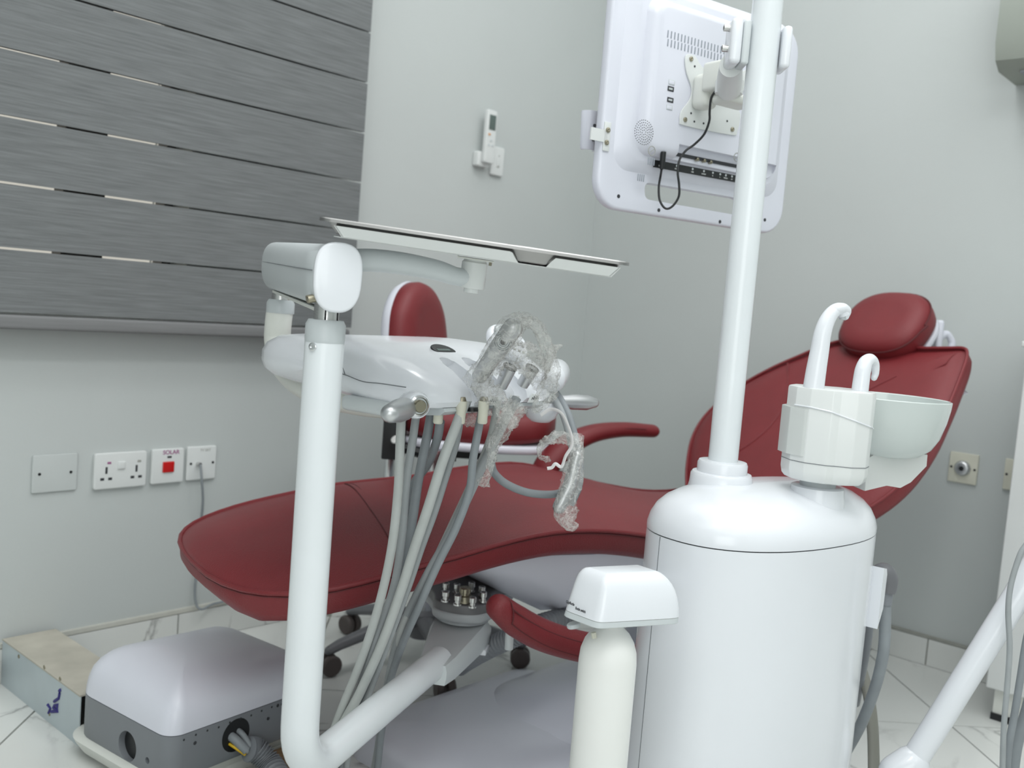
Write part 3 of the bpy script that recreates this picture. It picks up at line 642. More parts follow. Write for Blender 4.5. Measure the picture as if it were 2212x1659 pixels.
def nw(x, f): return FT(x, -hd_+.003+.009*(1-f), zb2+(zt2-zb2)*f)
put('pan_rim', sheet([nw(xa, 1), nw(tpx(1104), 1), nw(tpx(1110), .9), nw(tpx(1114), .6), nw(tpx(1126), 0), nw(xa+.009, 0)], ty*.0014), WARMW, th)
put('pan_rim', sheet([nw(tpx(1203), 1), nw(xb_, 1), nw(xb_-.008, 0), nw(tpx(1186), 0), nw(tpx(1196), .65)], ty*.0014), WARMW, th)
for sg in (-1, 1):
    x_ = xa+.001 if sg < 0 else xb_-.001; put('pan_rim', sheet([FT(x_, -hd_+.003, zt2), FT(x_, hd_-.003, zt2), FT(x_-sg*.009, hd_-.012, zb2), FT(x_-sg*.009, -hd_+.012, zb2)], tx*-sg*.0014), WARMW, th)
put('pan_rim', sheet([FT(xa, hd_-.003, zt2), FT(xb_, hd_-.003, zt2), FT(xb_-.009, hd_-.012, zb2), FT(xa+.009, hd_-.012, zb2)], -ty*.0014), WARMW, th)
tr = thing('instrument_tray', FT(0, 0, -.016), 'empty stainless steel instrument tray with rolled rim above the white console', 'tray')
b = MB(); rg = []
for d, z in ((0, -.0028), (0, .0006), (.001, .0018), (.008, .001), (.020, -.0150), (.035, -.016), (.035, -.017), (.021, -.0158), (.0095, -.0005), (.002, -.0008), (.0012, -.0028)):
    rg.append([FT(p[0], p[1], z) for p in inset(rr(TW, TD, .016, 6), d)])
TST = mat('dull_tray_steel', (.36, .355, .35, 1), .38, 1, var=.04)
put('tray_body', b.loft(rg, True, False), TST, tr)
b = MB(); rg = []; xn = tpx(1154)
for z, a_, yy in ((.0022, .032, .001), (-.001, .0275, -.0005), (-.008, .0225, .002), (-.0155, .0175, .005), (-.0165, .014, .007)):
    rg.append([FT(xn+x_*a_*2, -hd_+.001+yy+(y_+.5)*.014, z) for x_, y_ in rr(1, 1, .35, 4)])
put('finger_notch', b.loft(rg), TST, tr)

# ================================================================== instrument console
u_ = nrm([.99, .14, 0]); v_ = V(-u_[1], u_[0], 0); HO = V(.893, .985, 0)
con = thing('instrument_console', HO+u_*.22+v_*.2+UP*.745, 'white moulded dental instrument console with slotted front and display', 'dental console')
def hp_(u, v, z): return HO+u_*(u+.24*max(0, v-.05))+v_*v+UP*z
prof = [(.06, .744), (.01, .744), (-.012, .748), (-.018, .756), (-.016, .766), (-.004, .780), (.018, .797), (.048, .8125), (.085, .8225), (.13, .8285), (.18, .830), (.25, .8305), (.31, .828), (.355, .823), (.385, .812), (.4, .797), (.4, .78), (.388, .766), (.36, .757), (.30, .752), (.2, .748), (.12, .746)]
vc, zc_ = .19, .785; rings = []
Ls = [(-.012, .1, .16), (-.011, .3, .4), (-.006, .55, .68), (.002, .74, .84), (.014, .87, .93), (.032, .955, .98), (.055, .99, 1)]+[(q, 1, 1) for q in np.linspace(.09, .36, 14)]
for u, k, kz_ in Ls+[(.40-q*.6, k, kz2) for q, k, kz2 in Ls[:7][::-1]]:
    rings.append([hp_(u-.02*(max(0, v/.4)**2), vc+(v-vc)*k-0.0, zc_+(z-zc_)*kz_) for v, z in prof])
body = put('console_body', MB().loft(rings), WHITE, con, sharp=50)
def u_at(px, v, z): return min(np.linspace(0, .42, 300), key=lambda u: abs(CX-FPX*(M @ (hp_(u, v, z)-CP))[0]/(M @ (hp_(u, v, z)-CP))[2]-px))
SL = [u_at(px, .02, .79) for px in (992, 1038, 1084, 1130)]
cut = MB()
for u in SL:
    A0 = hp_(u-.004, .034, .812); A1 = hp_(u+.0, .006, .785); A2 = hp_(u+.004, -.04, .742)
    cut.tube([A0-(A1-A0)*.08, A0, A1, A2], [.015, .018, .0175, .018], 20, round_=True, sx=1, sy=1.15)
try: boolean(body, cut)
except Exception as e: print('boolean', e)
# lower lip under the front
b = MB(); rings = []
for u in np.linspace(.07, .40, 20):
    rings.append([hp_(u, v, z) for v, z in ((.09, .746), (-.01, .747), (-.012, .742), (-.004, .736), (.03, .732), (.09, .735))])
put('front_lip', b.loft(rings), GREYW, con)
# seam lines
def srf(px, py, d=None): # a point on the console's near flank
    a_, b_ = hit(px, py, hp_(0, 0, 0), v_, UP); return hp_(0, a_, b_)
# display
dp = [hp_(.056, .088, .8195), hp_(.098, .088, .8195)]
Fdsp = Frame(hp_(u_at(953, .085, .823), .085, .8225), nrm(u_-v_*.05), nrm(v_*.9+UP*.42))
put('display', MB().slab(smooth_outline([(-.023, -.010), (0, -.012), (.023, -.010), (.020, .006), (0, .013), (-.020, .006)], 4), .003, .0008, Fdsp), DARK, con)
put('display_label', MB().box((-.002, -.006, .0032), (.03, .0055, .0006), Fdsp), LCD, con)
put('display_ridge', MB().tube([Fdsp(x_, -.0125-.001*math.cos(x_*60), .001) for x_ in np.linspace(-.021, .021, 10)], .0018, 8), WHITE, con)
# finger labels
for i, u in enumerate([(q+SL[min(i_+1, 3)])/2+(.03 if i_ == 3 else 0)+.012 for i_, q in enumerate(SL)]):
    Fm_ = Frame(hp_(u-.004, -.0183, .7555), u_, UP, -v_); g = put('label_plate', MB().slab([(-.018, -.007), (.012, -.008), (.017, .004), (-.008, .007)], .0012, .0003, Fm_), WARMW, con)
    for q in range(4):
        a_ = -.008+q*.005; put('pictogram', MB().tube([Fm_(a_, -.003, .0014), Fm_(a_+.0025, .001+.002*(q % 2), .0014), Fm_(a_+.0045, -.002, .0014)], .0005, 5), INK, g)
# rear cover seams
sm1 = [hp_(.03+.0, .155, .8275), hp_(.012, .15, .822), hp_(.0, .145, .81), hp_(-.0085, .135, .795), hp_(-.011, .125, .782)]
put('cover_seam', MB().tube(smooth_path(sm1, 5), .0007, 5), SEAM, con)
sm2 = [hp_(.0, .385, .785), hp_(-.0125, .33, .784), hp_(-.0125, .2, .782), hp_(-.0122, .13, .782), hp_(-.0118, .08, .777), hp_(-.006, .045, .778), hp_(.01, .012, .776)]
put('cover_seam', MB().tube(smooth_path(sm2, 5), .0008, 5), SEAM, con)
# flank bracket and handles
put('handle_mount', MB().rbox((.012, .075, .743), (.035, .09, .022), .008, Frame((HO[0], HO[1], 0), u_, v_, UP)), GREYW, con)
hk = at(884, 880, 1.30); hb = at(843, 893, 1.235)
ax = nrm(hb-hk); put('handle', MB().tube([hk, hk+(hb-hk)*.3, hk+(hb-hk)*.6, hb], [.0125, .0155, .0155, .0125], 20, round_=True), ALU, con)
kn = frame_z(at(899, 875, 1.302), nrm(-vd+sd*.55))
put('handle_pivot', MB().lathe([(.014, -.03), (.0185, -.012), (.0185, .004), (.0165, .008), (.014, .0085)], kn, 24), WHITE, con)
put('pivot_ring', MB().lathe([(.0145, .006), (.0145, .011), (.012, .013), (.011, .011)], kn, 24), CHROME, con)
put('pivot_button', MB().lathe([(.0085, .009), (.0085, .015), (.0075, .0165), (0, .0165)], kn, 20), BRASS, con)
h0 = at(1205, 867, 1.66); h1 = at(1283, 870, 1.70)
put('handle', MB().tube([h0, h0*.6+h1*.4, h0*.2+h1*.8, h1], [.010, .0135, .0135, .009], 18, round_=True), ALU, con)
put('pivot_button', MB().cyl(at(1196, 858, 1.66), at(1206, 862, 1.66), .011, 16, .002), BRASS, con)
# right end cap, round lamp bowl underneath, keypad
put('end_cap', MB().tube([at(1196, 818, 1.60), at(1203, 806, 1.66)], [.0205, .0225], 20, round_=True, sx=1, sy=1.1), WHITE, con)
Fl = Frame(at(1170, 880, 1.62)); put('round_bowl', MB().lathe([(0, -.026), (.015, -.024), (.024, -.017), (.029, -.006), (.03, .004), (.027, .01), (.02, .01)], Fl, 28), WHITE, con)
kp = Frame(at(1098, 742, 1.60), nrm(u_*.9-v_*.25-UP*.25), nrm(UP*.8+v_*.5+u_*.1))
kpx = kp.x; kpy = nrm(kp.y-kpx*(kp.y @ kpx)); kp = Frame(kp.O, kpx, kpy)
put('keypad', MB().slab(rr(.085, .055, .026, 6), .018, .007, Frame(kp(0, .002, -.012), kpx, kpy)), WHITE, con)
put('keypad_dial', MB().lathe([(.017, 0), (.017, .004), (.013, .006), (.01, .004), (0, .004)], Frame(kp(-.019, .008, .006), kpx, kpy), 24), GREYW, con)
kb = mesh_of(MB().rbox((0, 0, 0), (.0055, .0035, .0016), .0006), GROUT, 'keypad_button')
for i in range(8): put_at('keypad_button', kb, con, kp(.006+.0105*(i % 4), -.012+.012*(i//4), .0068), kp)
for px in (948, 996, 1044):
    P = at(px, 884, 1.40); c_ = put('connector', MB().lathe([(.0078, .012), (.0078, 0), (.0072, -.001), (.0072, -.019), (.006, -.021), (0, -.021)], Frame(P), 16), IVORY, con)
    put('ferrule', MB().lathe([(.0065, .0), (.0065, .008), (.005, .012)], Frame(P+UP*.006), 14), BRASS, c_)
put('suction_port', MB().cyl(at(1020, 880, 1.42), at(1020, 888, 1.42), .009, 14), DARK, con)

# ------------------------------------------------------------------ hoses from the console
def hose(pts, r, m, lab, cat='hose', name='instrument_hose'):
    P = [at(*p) for p in pts]
    if pts[-1][1] == 1700: P.append(V(P[-1][0]+.01, P[-1][1]+.01, .008))
    P = smooth_path(P, 8)
    return put(name, MB().tube(P, r, 12), m, base=P[-1], label=lab, cat=cat, group='hoses hanging below the instrument console')
hose([(869, 858, 1.40), (865, 940, 1.385), (860, 1060, 1.38), (845, 1190, 1.39), (815, 1320, 1.42), (775, 1440, 1.46), (735, 1540, 1.50), (700, 1640, 1.56), (690, 1700, 1.6)], .0068, HOSEL, 'pale grey hose nearest the post, leftmost in the bundle under the console')
hose([(903, 868, 1.42), (893, 940, 1.41), (877, 1050, 1.41), (868, 1160, 1.41), (850, 1270, 1.43), (812, 1380, 1.45), (775, 1490, 1.49), (735, 1580, 1.53), (712, 1690, 1.6)], .0062, HOSE, 'grey hose second from the left in the bundle, behind the left handle')
hose([(936, 860, 1.43), (925, 930, 1.43), (905, 1030, 1.43), (890, 1130, 1.43), (872, 1230, 1.44), (835, 1350, 1.46), (795, 1470, 1.5), (755, 1570, 1.55), (735, 1700, 1.6)], .0072, HOSED, 'mid grey hose third from the left in the bundle')
hose([(951, 910, 1.41), (944, 950, 1.43), (925, 1000, 1.47), (900, 1035, 1.50), (883, 1068, 1.50), (880, 1098, 1.48), (886, 1115, 1.46)], .0068, HOSED, 'short grey hose from the leftmost ivory connector, drooping onto the red cushion')
hose([(1005, 868, 1.41), (985, 920, 1.395), (955, 1000, 1.38), (927, 1090, 1.38), (897, 1180, 1.39), (865, 1280, 1.41), (825, 1390, 1.44), (778, 1495, 1.47), (730, 1590, 1.51), (705, 1700, 1.56)], .0075, HOSEL, 'thick pale grey hose crossing in front of the others in the bundle')
hose([(996, 900, 1.42), (985, 960, 1.43), (962, 1035, 1.43), (938, 1110, 1.42), (912, 1180, 1.42), (885, 1260, 1.43), (845, 1370, 1.46), (800, 1490, 1.5), (760, 1590, 1.54), (745, 1700, 1.6)], .0052, HOSE, 'thin grey hose from the middle ivory connector')
hose([(1046, 860, 1.43), (1035, 920, 1.42), (1022, 990, 1.41), (1014, 1060, 1.41), (985, 1140, 1.41), (945, 1220, 1.42), (905, 1310, 1.45), (870, 1390, 1.52), (840, 1480, 1.61), (826, 1560, 1.64), (812, 1700, 1.68)], .0062, HOSED, 'bluish grey hose from the right part of the console, crossing the cushion edge')
hose([(1116, 860, 1.48), (1085, 920, 1.46), (1050, 990, 1.45), (1012, 1070, 1.44), (975, 1150, 1.44), (925, 1240, 1.44), (885, 1320, 1.485), (855, 1400, 1.55), (835, 1500, 1.64), (820, 1600, 1.67), (808, 1700, 1.70)], .0075, HOSE, 'thick grey hose slanting from under the wrapped handpiece')
hose([(1075, 865, 1.47), (1058, 950, 1.46), (1020, 1040, 1.46), (978, 1130, 1.46), (945, 1200, 1.465), (905, 1280, 1.475), (872, 1350, 1.50), (850, 1430, 1.58), (828, 1530, 1.665), (815, 1620, 1.69), (800, 1700, 1.72)], .0058, HOSEL, 'pale hose lying against the thick slanting hose')
# hose over the right end and the hanging handpiece
lp = [(1060, 995, 1.50), (1068, 1022, 1.50), (1095, 1046, 1.495), (1140, 1064, 1.50), (1190, 1068, 1.52), (1228, 1060, 1.54)]
hose(lp, .0062, HOSED, 'loop of grey hose lying along the red seat cushion')
for dx, r, lab in ((0, .0062, 'outer grey hose arching down at the right end of the console'), (-11, .0058, 'inner grey hose arching down at the right end of the console')):
    hose([(1192+dx*.3, 838, 1.62), (1210+dx, 862, 1.60), (1229+dx, 900, 1.57), (1243+dx, 950, 1.55), (1252+dx, 1000, 1.53), (1251+dx, 1045, 1.52), (1240+dx, 1075, 1.52), (1232+dx, 1090, 1.52)], r, HOSE if dx else HOSED, lab)
# handpieces
hp0, hp1 = at(1036, 812, 1.42), at(1108, 708, 1.37)
t = thing('handpiece', hp0, 'large grey handpiece wrapped in clear film, standing up from the console', 'handpiece', 'handpieces in the console slots')
put('handle', MB().tube([hp0, hp0*.75+hp1*.25, hp0*.4+hp1*.6, hp1], [.0115, .0125, .014, .0145], 20, round_=True), ALU, t)
fb_ = frame_z(hp0*.28+hp1*.72-vd*.0148, -vd)
[put('button_ring', MB().tube([fb_(q*math.cos(a), q*math.sin(a), .0014) for a in np.linspace(0, 2*PI, 25)], .0004, 5), GROUT2, t) for q in (.0118, .0088, .006)]
put('button_ring', MB().lathe([(.0125, -.002), (.0125, .001), (.0105, .001), (.0105, 0), (.0085, 0), (.0085, .0015), (.006, .0015)], fb_, 28), LGREY, t)
put('button', MB().lathe([(.0042, 0), (.0042, .0025), (0, .0025)], fb_, 16), DARK, t)
for a_, b_, lab in (((1082, 835, 1.47), (1102, 792, 1.46), 'short grey handpiece in the third console slot'), ((1128, 832, 1.52), (1150, 795, 1.51), 'short grey handpiece in the rightmost console slot')):
    p, q = at(*a_), at(*b_); t = thing('handpiece', p, lab, 'handpiece', 'handpieces in the console slots')
    put('handle', MB().tube([p, q], [.0095, .011], 18), ALU, t); put('rim', MB().lathe([(.0112, -.002), (.0114, .001), (.009, .002), (.0085, -.004)], frame_z(q, q-p), 18), GROUT2, t)
p, q = at(1232, 1046, 1.50), at(1208, 1095, 1.49)
t = thing('handpiece', q, 'grey handpiece in clear film hanging on its hose against the red cushion', 'handpiece')
put('handle', MB().tube([at(1246, 985, 1.50), p, q], [.0085, .0115, .0105], 18, round_=True), ALU, t)
# crumpled film
def film(name, pts, r, lab, seed, folds=5, amp=.45, n=30, fl=0):
    P = smooth_path([at(*p) for p in pts], 9); N = len(P); R = np.interp(np.linspace(0, 1, N), np.linspace(0, 1, len(r)), r)
    T = [nrm(P[min(i+1, N-1)]-P[max(i-1, 0)]) for i in range(N)]; u = nrm(np.cross(V(.2, .9, .3), T[0])); rings = []
    for i in range(N):
        u = nrm(u-T[i]*(u @ T[i])); v = np.cross(T[i], u); ring = []
        for k in range(n):
            a = 2*PI*k/n; d = u*math.cos(a)+v*math.sin(a)
            nz = noise.noise(Vector((math.cos(a)*folds*.4+seed*7, math.sin(a)*folds*.4, i*.16)))*1.2+noise.noise(Vector((math.cos(a)*folds+seed, math.sin(a)*folds, i*.45)))*.7+noise.noise(Vector((math.cos(a)*folds*2.5, math.sin(a)*folds*2.5+seed, i*.9)))*.4
            q = R[i]*(1+amp*nz); ring.append(P[i]+d*q)
        rings.append(ring)
    return put(name, MB().loft(rings, False, False), FILM, base=P[0], label=lab, cat='film', group='clear protective film on the handpieces', sharp=180)
film('film_wrap', [(1028, 822, 1.42), (1045, 795, 1.40), (1075, 752, 1.38), (1104, 712, 1.365), (1128, 692, 1.36), (1150, 694, 1.36)], [.019, .0155, .0165, .018, .012, .006], 'clear film wrapped round the large upright handpiece', 1, amp=.22)
film('film_wrap', [(1125, 694, 1.36), (1155, 702, 1.37), (1176, 738, 1.39), (1190, 785, 1.41), (1190, 825, 1.44), (1176, 860, 1.45), (1150, 888, 1.46)], [.006, .009, .008, .009, .012, .013, .004], 'clear film drooping to the right from the tip of the upright handpiece', 2, amp=.55)
film('film_wrap', [(1062, 800, 1.44), (1082, 775, 1.43), (1108, 766, 1.43), (1140, 772, 1.44), (1158, 800, 1.46), (1160, 835, 1.48)], [.012, .017, .018, .02, .016, .008], 'bunched clear film over the two short handpieces', 3, amp=.6)
film('film_wrap', [(1034, 822, 1.41), (1052, 845, 1.40), (1075, 862, 1.39), (1090, 890, 1.38), (1102, 915, 1.38), (1096, 925, 1.38)], [.012, .017, .011, .009, .010, .003], 'clear film tail hanging over the front labels of the console', 4, amp=.5)
film('film_wrap', [(1120, 872, 1.44), (1092, 915, 1.43), (1072, 950, 1.43), (1062, 985, 1.425), (1056, 1020, 1.42), (1044, 1045, 1.42), (1042, 1052, 1.42)], [.013, .012, .009, .007, .004, .009, .003], 'long clear film strip hanging down over the hoses', 5, amp=.55)
film('film_wrap', [(1245, 940, 1.52), (1243, 990, 1.50), (1235, 1040, 1.49), (1222, 1080, 1.48), (1222, 1110, 1.475), (1234, 1133, 1.47), (1250, 1135, 1.47)], [.010, .0125, .0145, .0155, .018, .011, .002], 'clear film bag round the hanging handpiece', 6, amp=.3)
film('film_wrap', [(1238, 950, 1.51), (1210, 945, 1.51), (1185, 950, 1.51), (1168, 965, 1.51), (1166, 985, 1.51), (1182, 992, 1.51), (1190, 996, 1.51)], [.008, .008, .007, .004, .003, .005, .001], 'small curl of clear film left of the hanging hose', 7, amp=.6)
film('film_wrap', [(1178, 800, 1.5), (1190, 768, 1.5), (1200, 752, 1.5), (1215, 746, 1.5)], [.008, .006, .005, .001], 'small wisp of clear film above the right end of the console', 8, amp=.7)
film('film_wrap', [(1052, 880, 1.44), (1030, 900, 1.44), (1012, 912, 1.44), (1005, 920, 1.44)], [.012, .01, .008, .003], 'small piece of clear film among the ivory connectors', 9, amp=.6)
sp_ = smooth_path([at(*p) for p in ((1168, 897, 1.50), (1190, 884, 1.50), (1212, 892, 1.49), (1225, 915, 1.49), (1235, 945, 1.49), (1234, 965, 1.49), (1222, 985, 1.49), (1213, 1008, 1.49), (1200, 1002, 1.49), (1192, 1010, 1.49), (1182, 1012, 1.49))], 8)
put('plastic_strip', MB().tube(sp_, .0022, 8, sx=.5, sy=1.2), STRING, base=sp_[0], label='thin white plastic strip curling beside the hanging hose', cat='strip')

# ================================================================== unit cabinet
UX, UY = 1.407, .699; UA, UB, UE = .220, .131, 2.31; ua = math.radians(-8.55); uxx = V(math.cos(ua), math.sin(ua)); uyy = V(-math.sin(ua), math.cos(ua))
unit = thing('unit_cabinet', (UX, UY, 0), 'tall glossy white dental unit cabinet with domed lid standing before the chair', 'dental unit')
ob_ = sell(UA, UB, UE, 80)
def uf(o_, z): return [(UX+p[0]*uxx[0]+p[1]*uyy[0], UY+p[0]*uxx[1]+p[1]*uyy[1], z) for p in o_]
put('cabinet_body', MB().loft([uf(inset(ob_, .008), 0.002), uf(inset(ob_, .0), .03), uf(ob_, .3), uf(ob_, .575), uf(inset(ob_, .0005), .5838), uf(inset(ob_, .01), .5838)]), WHITE, unit)
put('lid_gap', MB().loft([uf(inset(ob_, .0025), .583), uf(inset(ob_, .0025), .5862)]), GROUT2, unit)
lidp = [(.0, .5856), (0, .593), (.0035, .606), (.011, .620), (.023, .632), (.04, .642), (.062, .6495), (.09, .654), (.125, .657)]
put('lid', MB().loft([uf(inset(ob_, d), z) for d, z in lidp]), WHITE, unit)
PXY = V(1.343, .748, 0)
put('lid_boss', MB().lathe([(.056, .615), (.0505, .640), (.0485, .650), (.0475, .664), (.045, .668), (.036, .669)], Frame(PXY), 40), WHITE, unit)
put('pole_collar', MB().lathe([(.0385, .666), (.0385, .682), (.0365, .686), (.024, .687)], Frame(PXY), 36), WHITE, unit)
put('pole', MB().lathe([(.0228, .66), (.0228, 1.0), (.0228, 2.2)], Frame(PXY), 32), PAINTW, unit)
NK = at(1765, 1058, 1.485); NKp = V(NK[0], NK[1], 0)
put('lid_boss', MB().lathe([(.0425, .625), (.042, .640), (.0405, .652), (.0395, .6605), (.036, .662), (.02, .662)], Frame(NKp), 36), WHITE, unit)
put('spittoon_neck', MB().lathe([(.027, .655), (.027, .6705)], Frame(NKp), 24), LGREY, unit)
# panel seam on the left side, moulding seams
def us(ang_, z, off=.0002):
    c_, s_ = math.cos(ang_), math.sin(ang_); e = 2/UE; q = uf([((UA+off)*math.copysign(abs(c_)**e, c_), (UB+off)*math.copysign(abs(s_)**e, s_))], z)[0]; return V(*q)
def ang_at(px, z):
    best = min(np.linspace(PI*.9, PI*2.05, 500), key=lambda a: abs(proj(us(a, z))[0]-px)); return best
def proj(P): c_ = M @ (np.array(P)-CP); return (CX-FPX*c_[0]/c_[2], CY+FPX*c_[1]/c_[2])
aS = ang_at(1424, .575); put('panel_seam', MB().tube([us(aS, z, -.0006) for z in np.linspace(.583, .02, 20)], .001, 6), SEAM, unit)
aS = ang_at(1872, .5); put('panel_seam', MB().tube([us(aS, z, -.0004) for z in np.linspace(.583, .02, 20)], .0012, 6), GREYW, unit)
# bottle switch housing
Q1 = at(1290, 1358, 1.205); zb3 = Q1[2]; Q2 = az(1482, 1346, zb3); dl = V(.14, .99, 0)*.085
Q4 = az(1203, 1325, zb3); Q3 = Q2+(Q4-Q1)*1.05
fo = [(Q1[0], Q1[1]), (Q2[0], Q2[1]), (Q3[0], Q3[1]), (Q4[0], Q4[1])]
def rpoly(ol, r, n=5):
    out = OL(); N = len(ol); out.src = lambda d: rpoly(inset(list(ol), d), max(r-d, .0008), n)
    for i in range(N):
        p0, p1, p2 = V(*ol[i-1]), V(*ol[i]), V(*ol[(i+1) % N]); a = nrm(p0-p1); c = nrm(p2-p1); th_ = math.acos(max(-1, min(1, a @ c)))
        d = min(r/math.tan(th_/2), .45*np.linalg.norm(p0-p1), .45*np.linalg.norm(p2-p1)); s_, e_ = p1+a*d, p1+c*d
        for k in range(n+1):
            t = k/n; q = (1-t)**2*s_+2*t*(1-t)*p1+t*t*e_; out.append((q[0], q[1]))
    return out
fo = rpoly(fo, .016, 5)
zT = .567; H_ = zT-zb3; cq = (V(*Q2[:2])+V(*Q3[:2]))/2; dxl = nrm((Q2-Q1)[:2])
LQ = np.linalg.norm((Q2-Q1)[:2])
def hz2(t, d):
    r = []
    for p in inset(fo, d) if d else fo:
        q = V(*p); L_ = max(0, 1-((q-Q1[:2]) @ dxl)/.09); sh = .013*t*min(1.2, L_); q = q+dxl*sh; R_ = max(0, ((q-Q1[:2]) @ dxl)/LQ-.45); q = q-dxl*.045*(t**3)*R_; ny = V(-dxl[1], dxl[0]); dep = max(0, 1-((q-Q1[:2]) @ ny)/.05); q = q+ny*(.014*t*t*dep)
        r.append((q[0], q[1], zb3+H_*t))
    return r
put('bottle_housing', MB().loft([hz2(t, d) for t, d in ((.115, 0), (.3, .0002), (.5, .0004), (.65, .0007), (.76, .0012), (.86, .0025), (.93, .0048), (.975, .0080), (1, .0135))]), WHITE, unit, sharp=50)
put('housing_base', MB().loft([hz2(t, d) for t, d in ((-.03, .004), (-.015, .001), (.0, 0), (.105, 0))]), GREYW, unit)
put('housing_gap', MB().loft([hz2(t, d) for t, d in ((.1, .0008), (.118, .0008))]), GROUT, unit)
lf = nrm(np.append((Q1-Q4)[:2], 0)); ln_ = V(lf[1], -lf[0], 0); ln_ = ln_ if ln_ @ vd < 0 else -ln_
lup = nrm(UP+np.append(dxl, 0)*.10)
for s_, px, py, sz in (('City/Bottle', 1232, 1304, .0050), ('Bottle switch', 1254, 1320, .0050)):
    O_ = Q4+UP*.012; a_, b_ = hit(px, py, O_, lf, lup); text('lettering', s_, sz, INK, unit, Frame(O_+lf*a_+lup*b_+ln_*.0006, lf, lup), True, .66)
qc = (Q1+Q2+Q3+Q4)/4; qe = at(1412, 1290, 1.46); zq = zb3+.014; put('housing_neck', MB().cyl(V(qc[0], qc[1], zq), V(qe[0], qe[1], zq), .013, 20), WHITE, unit)
put('housing_knob', MB().cyl(at(1238, 1346, 1.25), at(1240, 1355, 1.25), .009, 16, .001), LGREY, unit)
# side bracket, elbow, hoses at the right
Fq = Frame(at(1888, 1270, 1.585), nrm([1, .1, 0]), nrm([-.1, 1, 0]), UP)
put('hose_bracket', MB().loft([[Fq(x_, y_, z_) for x_, z_ in ((-.03, -.058), (-.02, -.045), (-.008, -.028), (-.006, .028), (-.012, .039), (-.03, .043))] for y_ in (-.02, .05)]), WHITE, unit)
E0_ = at(1899, 1243, 1.60); E1_ = at(1914, 1243, 1.60)
put('hose_elbow', MB().tube(smooth_path([E0_, at(1909, 1238, 1.60), at(1918, 1252, 1.60), at(1915, 1278, 1.60)], 6), [.017, .0175, .0165, .015], 18), STAR, unit)
put('elbow_sleeve', MB().cyl(at(1914, 1270, 1.60), at(1911, 1304, 1.60), .0118, 18), GREY, unit)
def hose2(pts, r, m, lab, **k):
    P = smooth_path([at(*p) for p in pts], 8); return put('drain_hose', MB().tube(P, r, 14, **k), m, base=P[-1], label=lab, cat='hose')
hose2([(1912, 1300, 1.60), (1912, 1350, 1.60), (1908, 1410, 1.60), (1892, 1480, 1.62), (1862, 1560, 1.66), (1830, 1620, 1.7)], .0095, HOSED, 'grey hose from the elbow at the cabinet side curving back under it')
hose2([(1880, 1310, 1.70), (1874, 1380, 1.72), (1862, 1450, 1.75), (1848, 1520, 1.8)], .008, GREY, 'darker hose half hidden behind the right edge of the cabinet')
hose2([(1862, 1450, 1.78), (1876, 1500, 1.76), (1884, 1560, 1.74), (1887, 1620, 1.72), (1888, 1720, 1.68)], .011, mat('taupe_hose', srgb(132, 132, 124), .5), 'flat taupe hose running down to the floor right of the cabinet', sx=1.1, sy=.7)
# water bottle
BC = at(1315, 1400, 1.262); Fbo = Frame(V(BC[0], BC[1], 0)); zt4 = zb3-.0025
bt_ = thing('water_bottle', (BC[0], BC[1], .12), 'frosted white water bottle hanging below the bottle switch housing', 'bottle')
put('bottle_body', MB().lathe([(.0, .12), (.032, .12), (.0375, .126), (.0385, .14), (.0385, .44), (.0372, .455), (.033, .468), (.026, .479), (.018, .4865), (.0155, .490), (.0145, .496), (.0145, zt4)], Fbo, 40), BOTTLE, bt_)
put('dip_tube', MB().cyl(at(1282, 1366, 1.24), at(1284, 1378, 1.24), .0035, 8), IVORY, unit)

# ================================================================== cup filler and bowl
cf0 = at(1788, 840, 1.45); cfb = V(cf0[0], cf0[1], 0)
spt = thing('spittoon', (NK[0], NK[1], .675), 'white cup filler block with two spouts and milky round spittoon bowl', 'spittoon')
fx = nrm([.668+.10, -.744, 0]); fy = V(-fx[1], fx[0], 0)
plan = OL(rpoly([(-.058, -.012), (-.044, -.034), (-.016, -.050), (-.004, -.049), (.02, -.055), (.044, -.048), (.058, -.028), (.06, .03), (.03, .05), (-.04, .05), (-.06, .02)], .006, 3)); plan.src = lambda d: [(p[0]*(1-d/.055), p[1]*(1-d/.05)) for p in plan]
cc = V(at(1786, 940, 1.475)[0], at(1786, 940, 1.475)[1], 0); Fc = Frame(cc, fx, fy, UP)
zt5 = .8135; zb5 = .671
b = MB(); b.loft([[Fc(p[0], p[1], z) for p in (inset(plan, d) if d else plan)] for d, z in ((.02, zb5), (.006, zb5+.003), (.002, zb5+.008), (0, zb5+.018), (0, zt5-.004), (.0008, zt5-.001), (.003, zt5))])
put('filler_block', b, WARMW, spt)
put('block_seam', MB().tube([Fc(p[0], p[1], zb5+.031) for p in inset(plan, -.0002)]+[Fc(plan[0][0], plan[0][1], zb5+.031)], .0006, 5), SEAM, spt)
n_p = len(plan); sem = inset(plan, -.0006); pts = [Fc(sem[i][0], sem[i][1], zt5-.028-.026*max(0, min(1, (sem[i][0]+.03)/.09))) for i in range(n_p) if sem[i][1] < .012]
put('block_step', MB().tube(pts, .0012, 6), WHITE, spt)
put('side_cover', MB().loft([[Fc(p[0]*1.045-.003, p[1]*1.0+.004, z) for p in plan if True] for z in (zb5+.04, zt5-.032)]), CLEARW, spt)
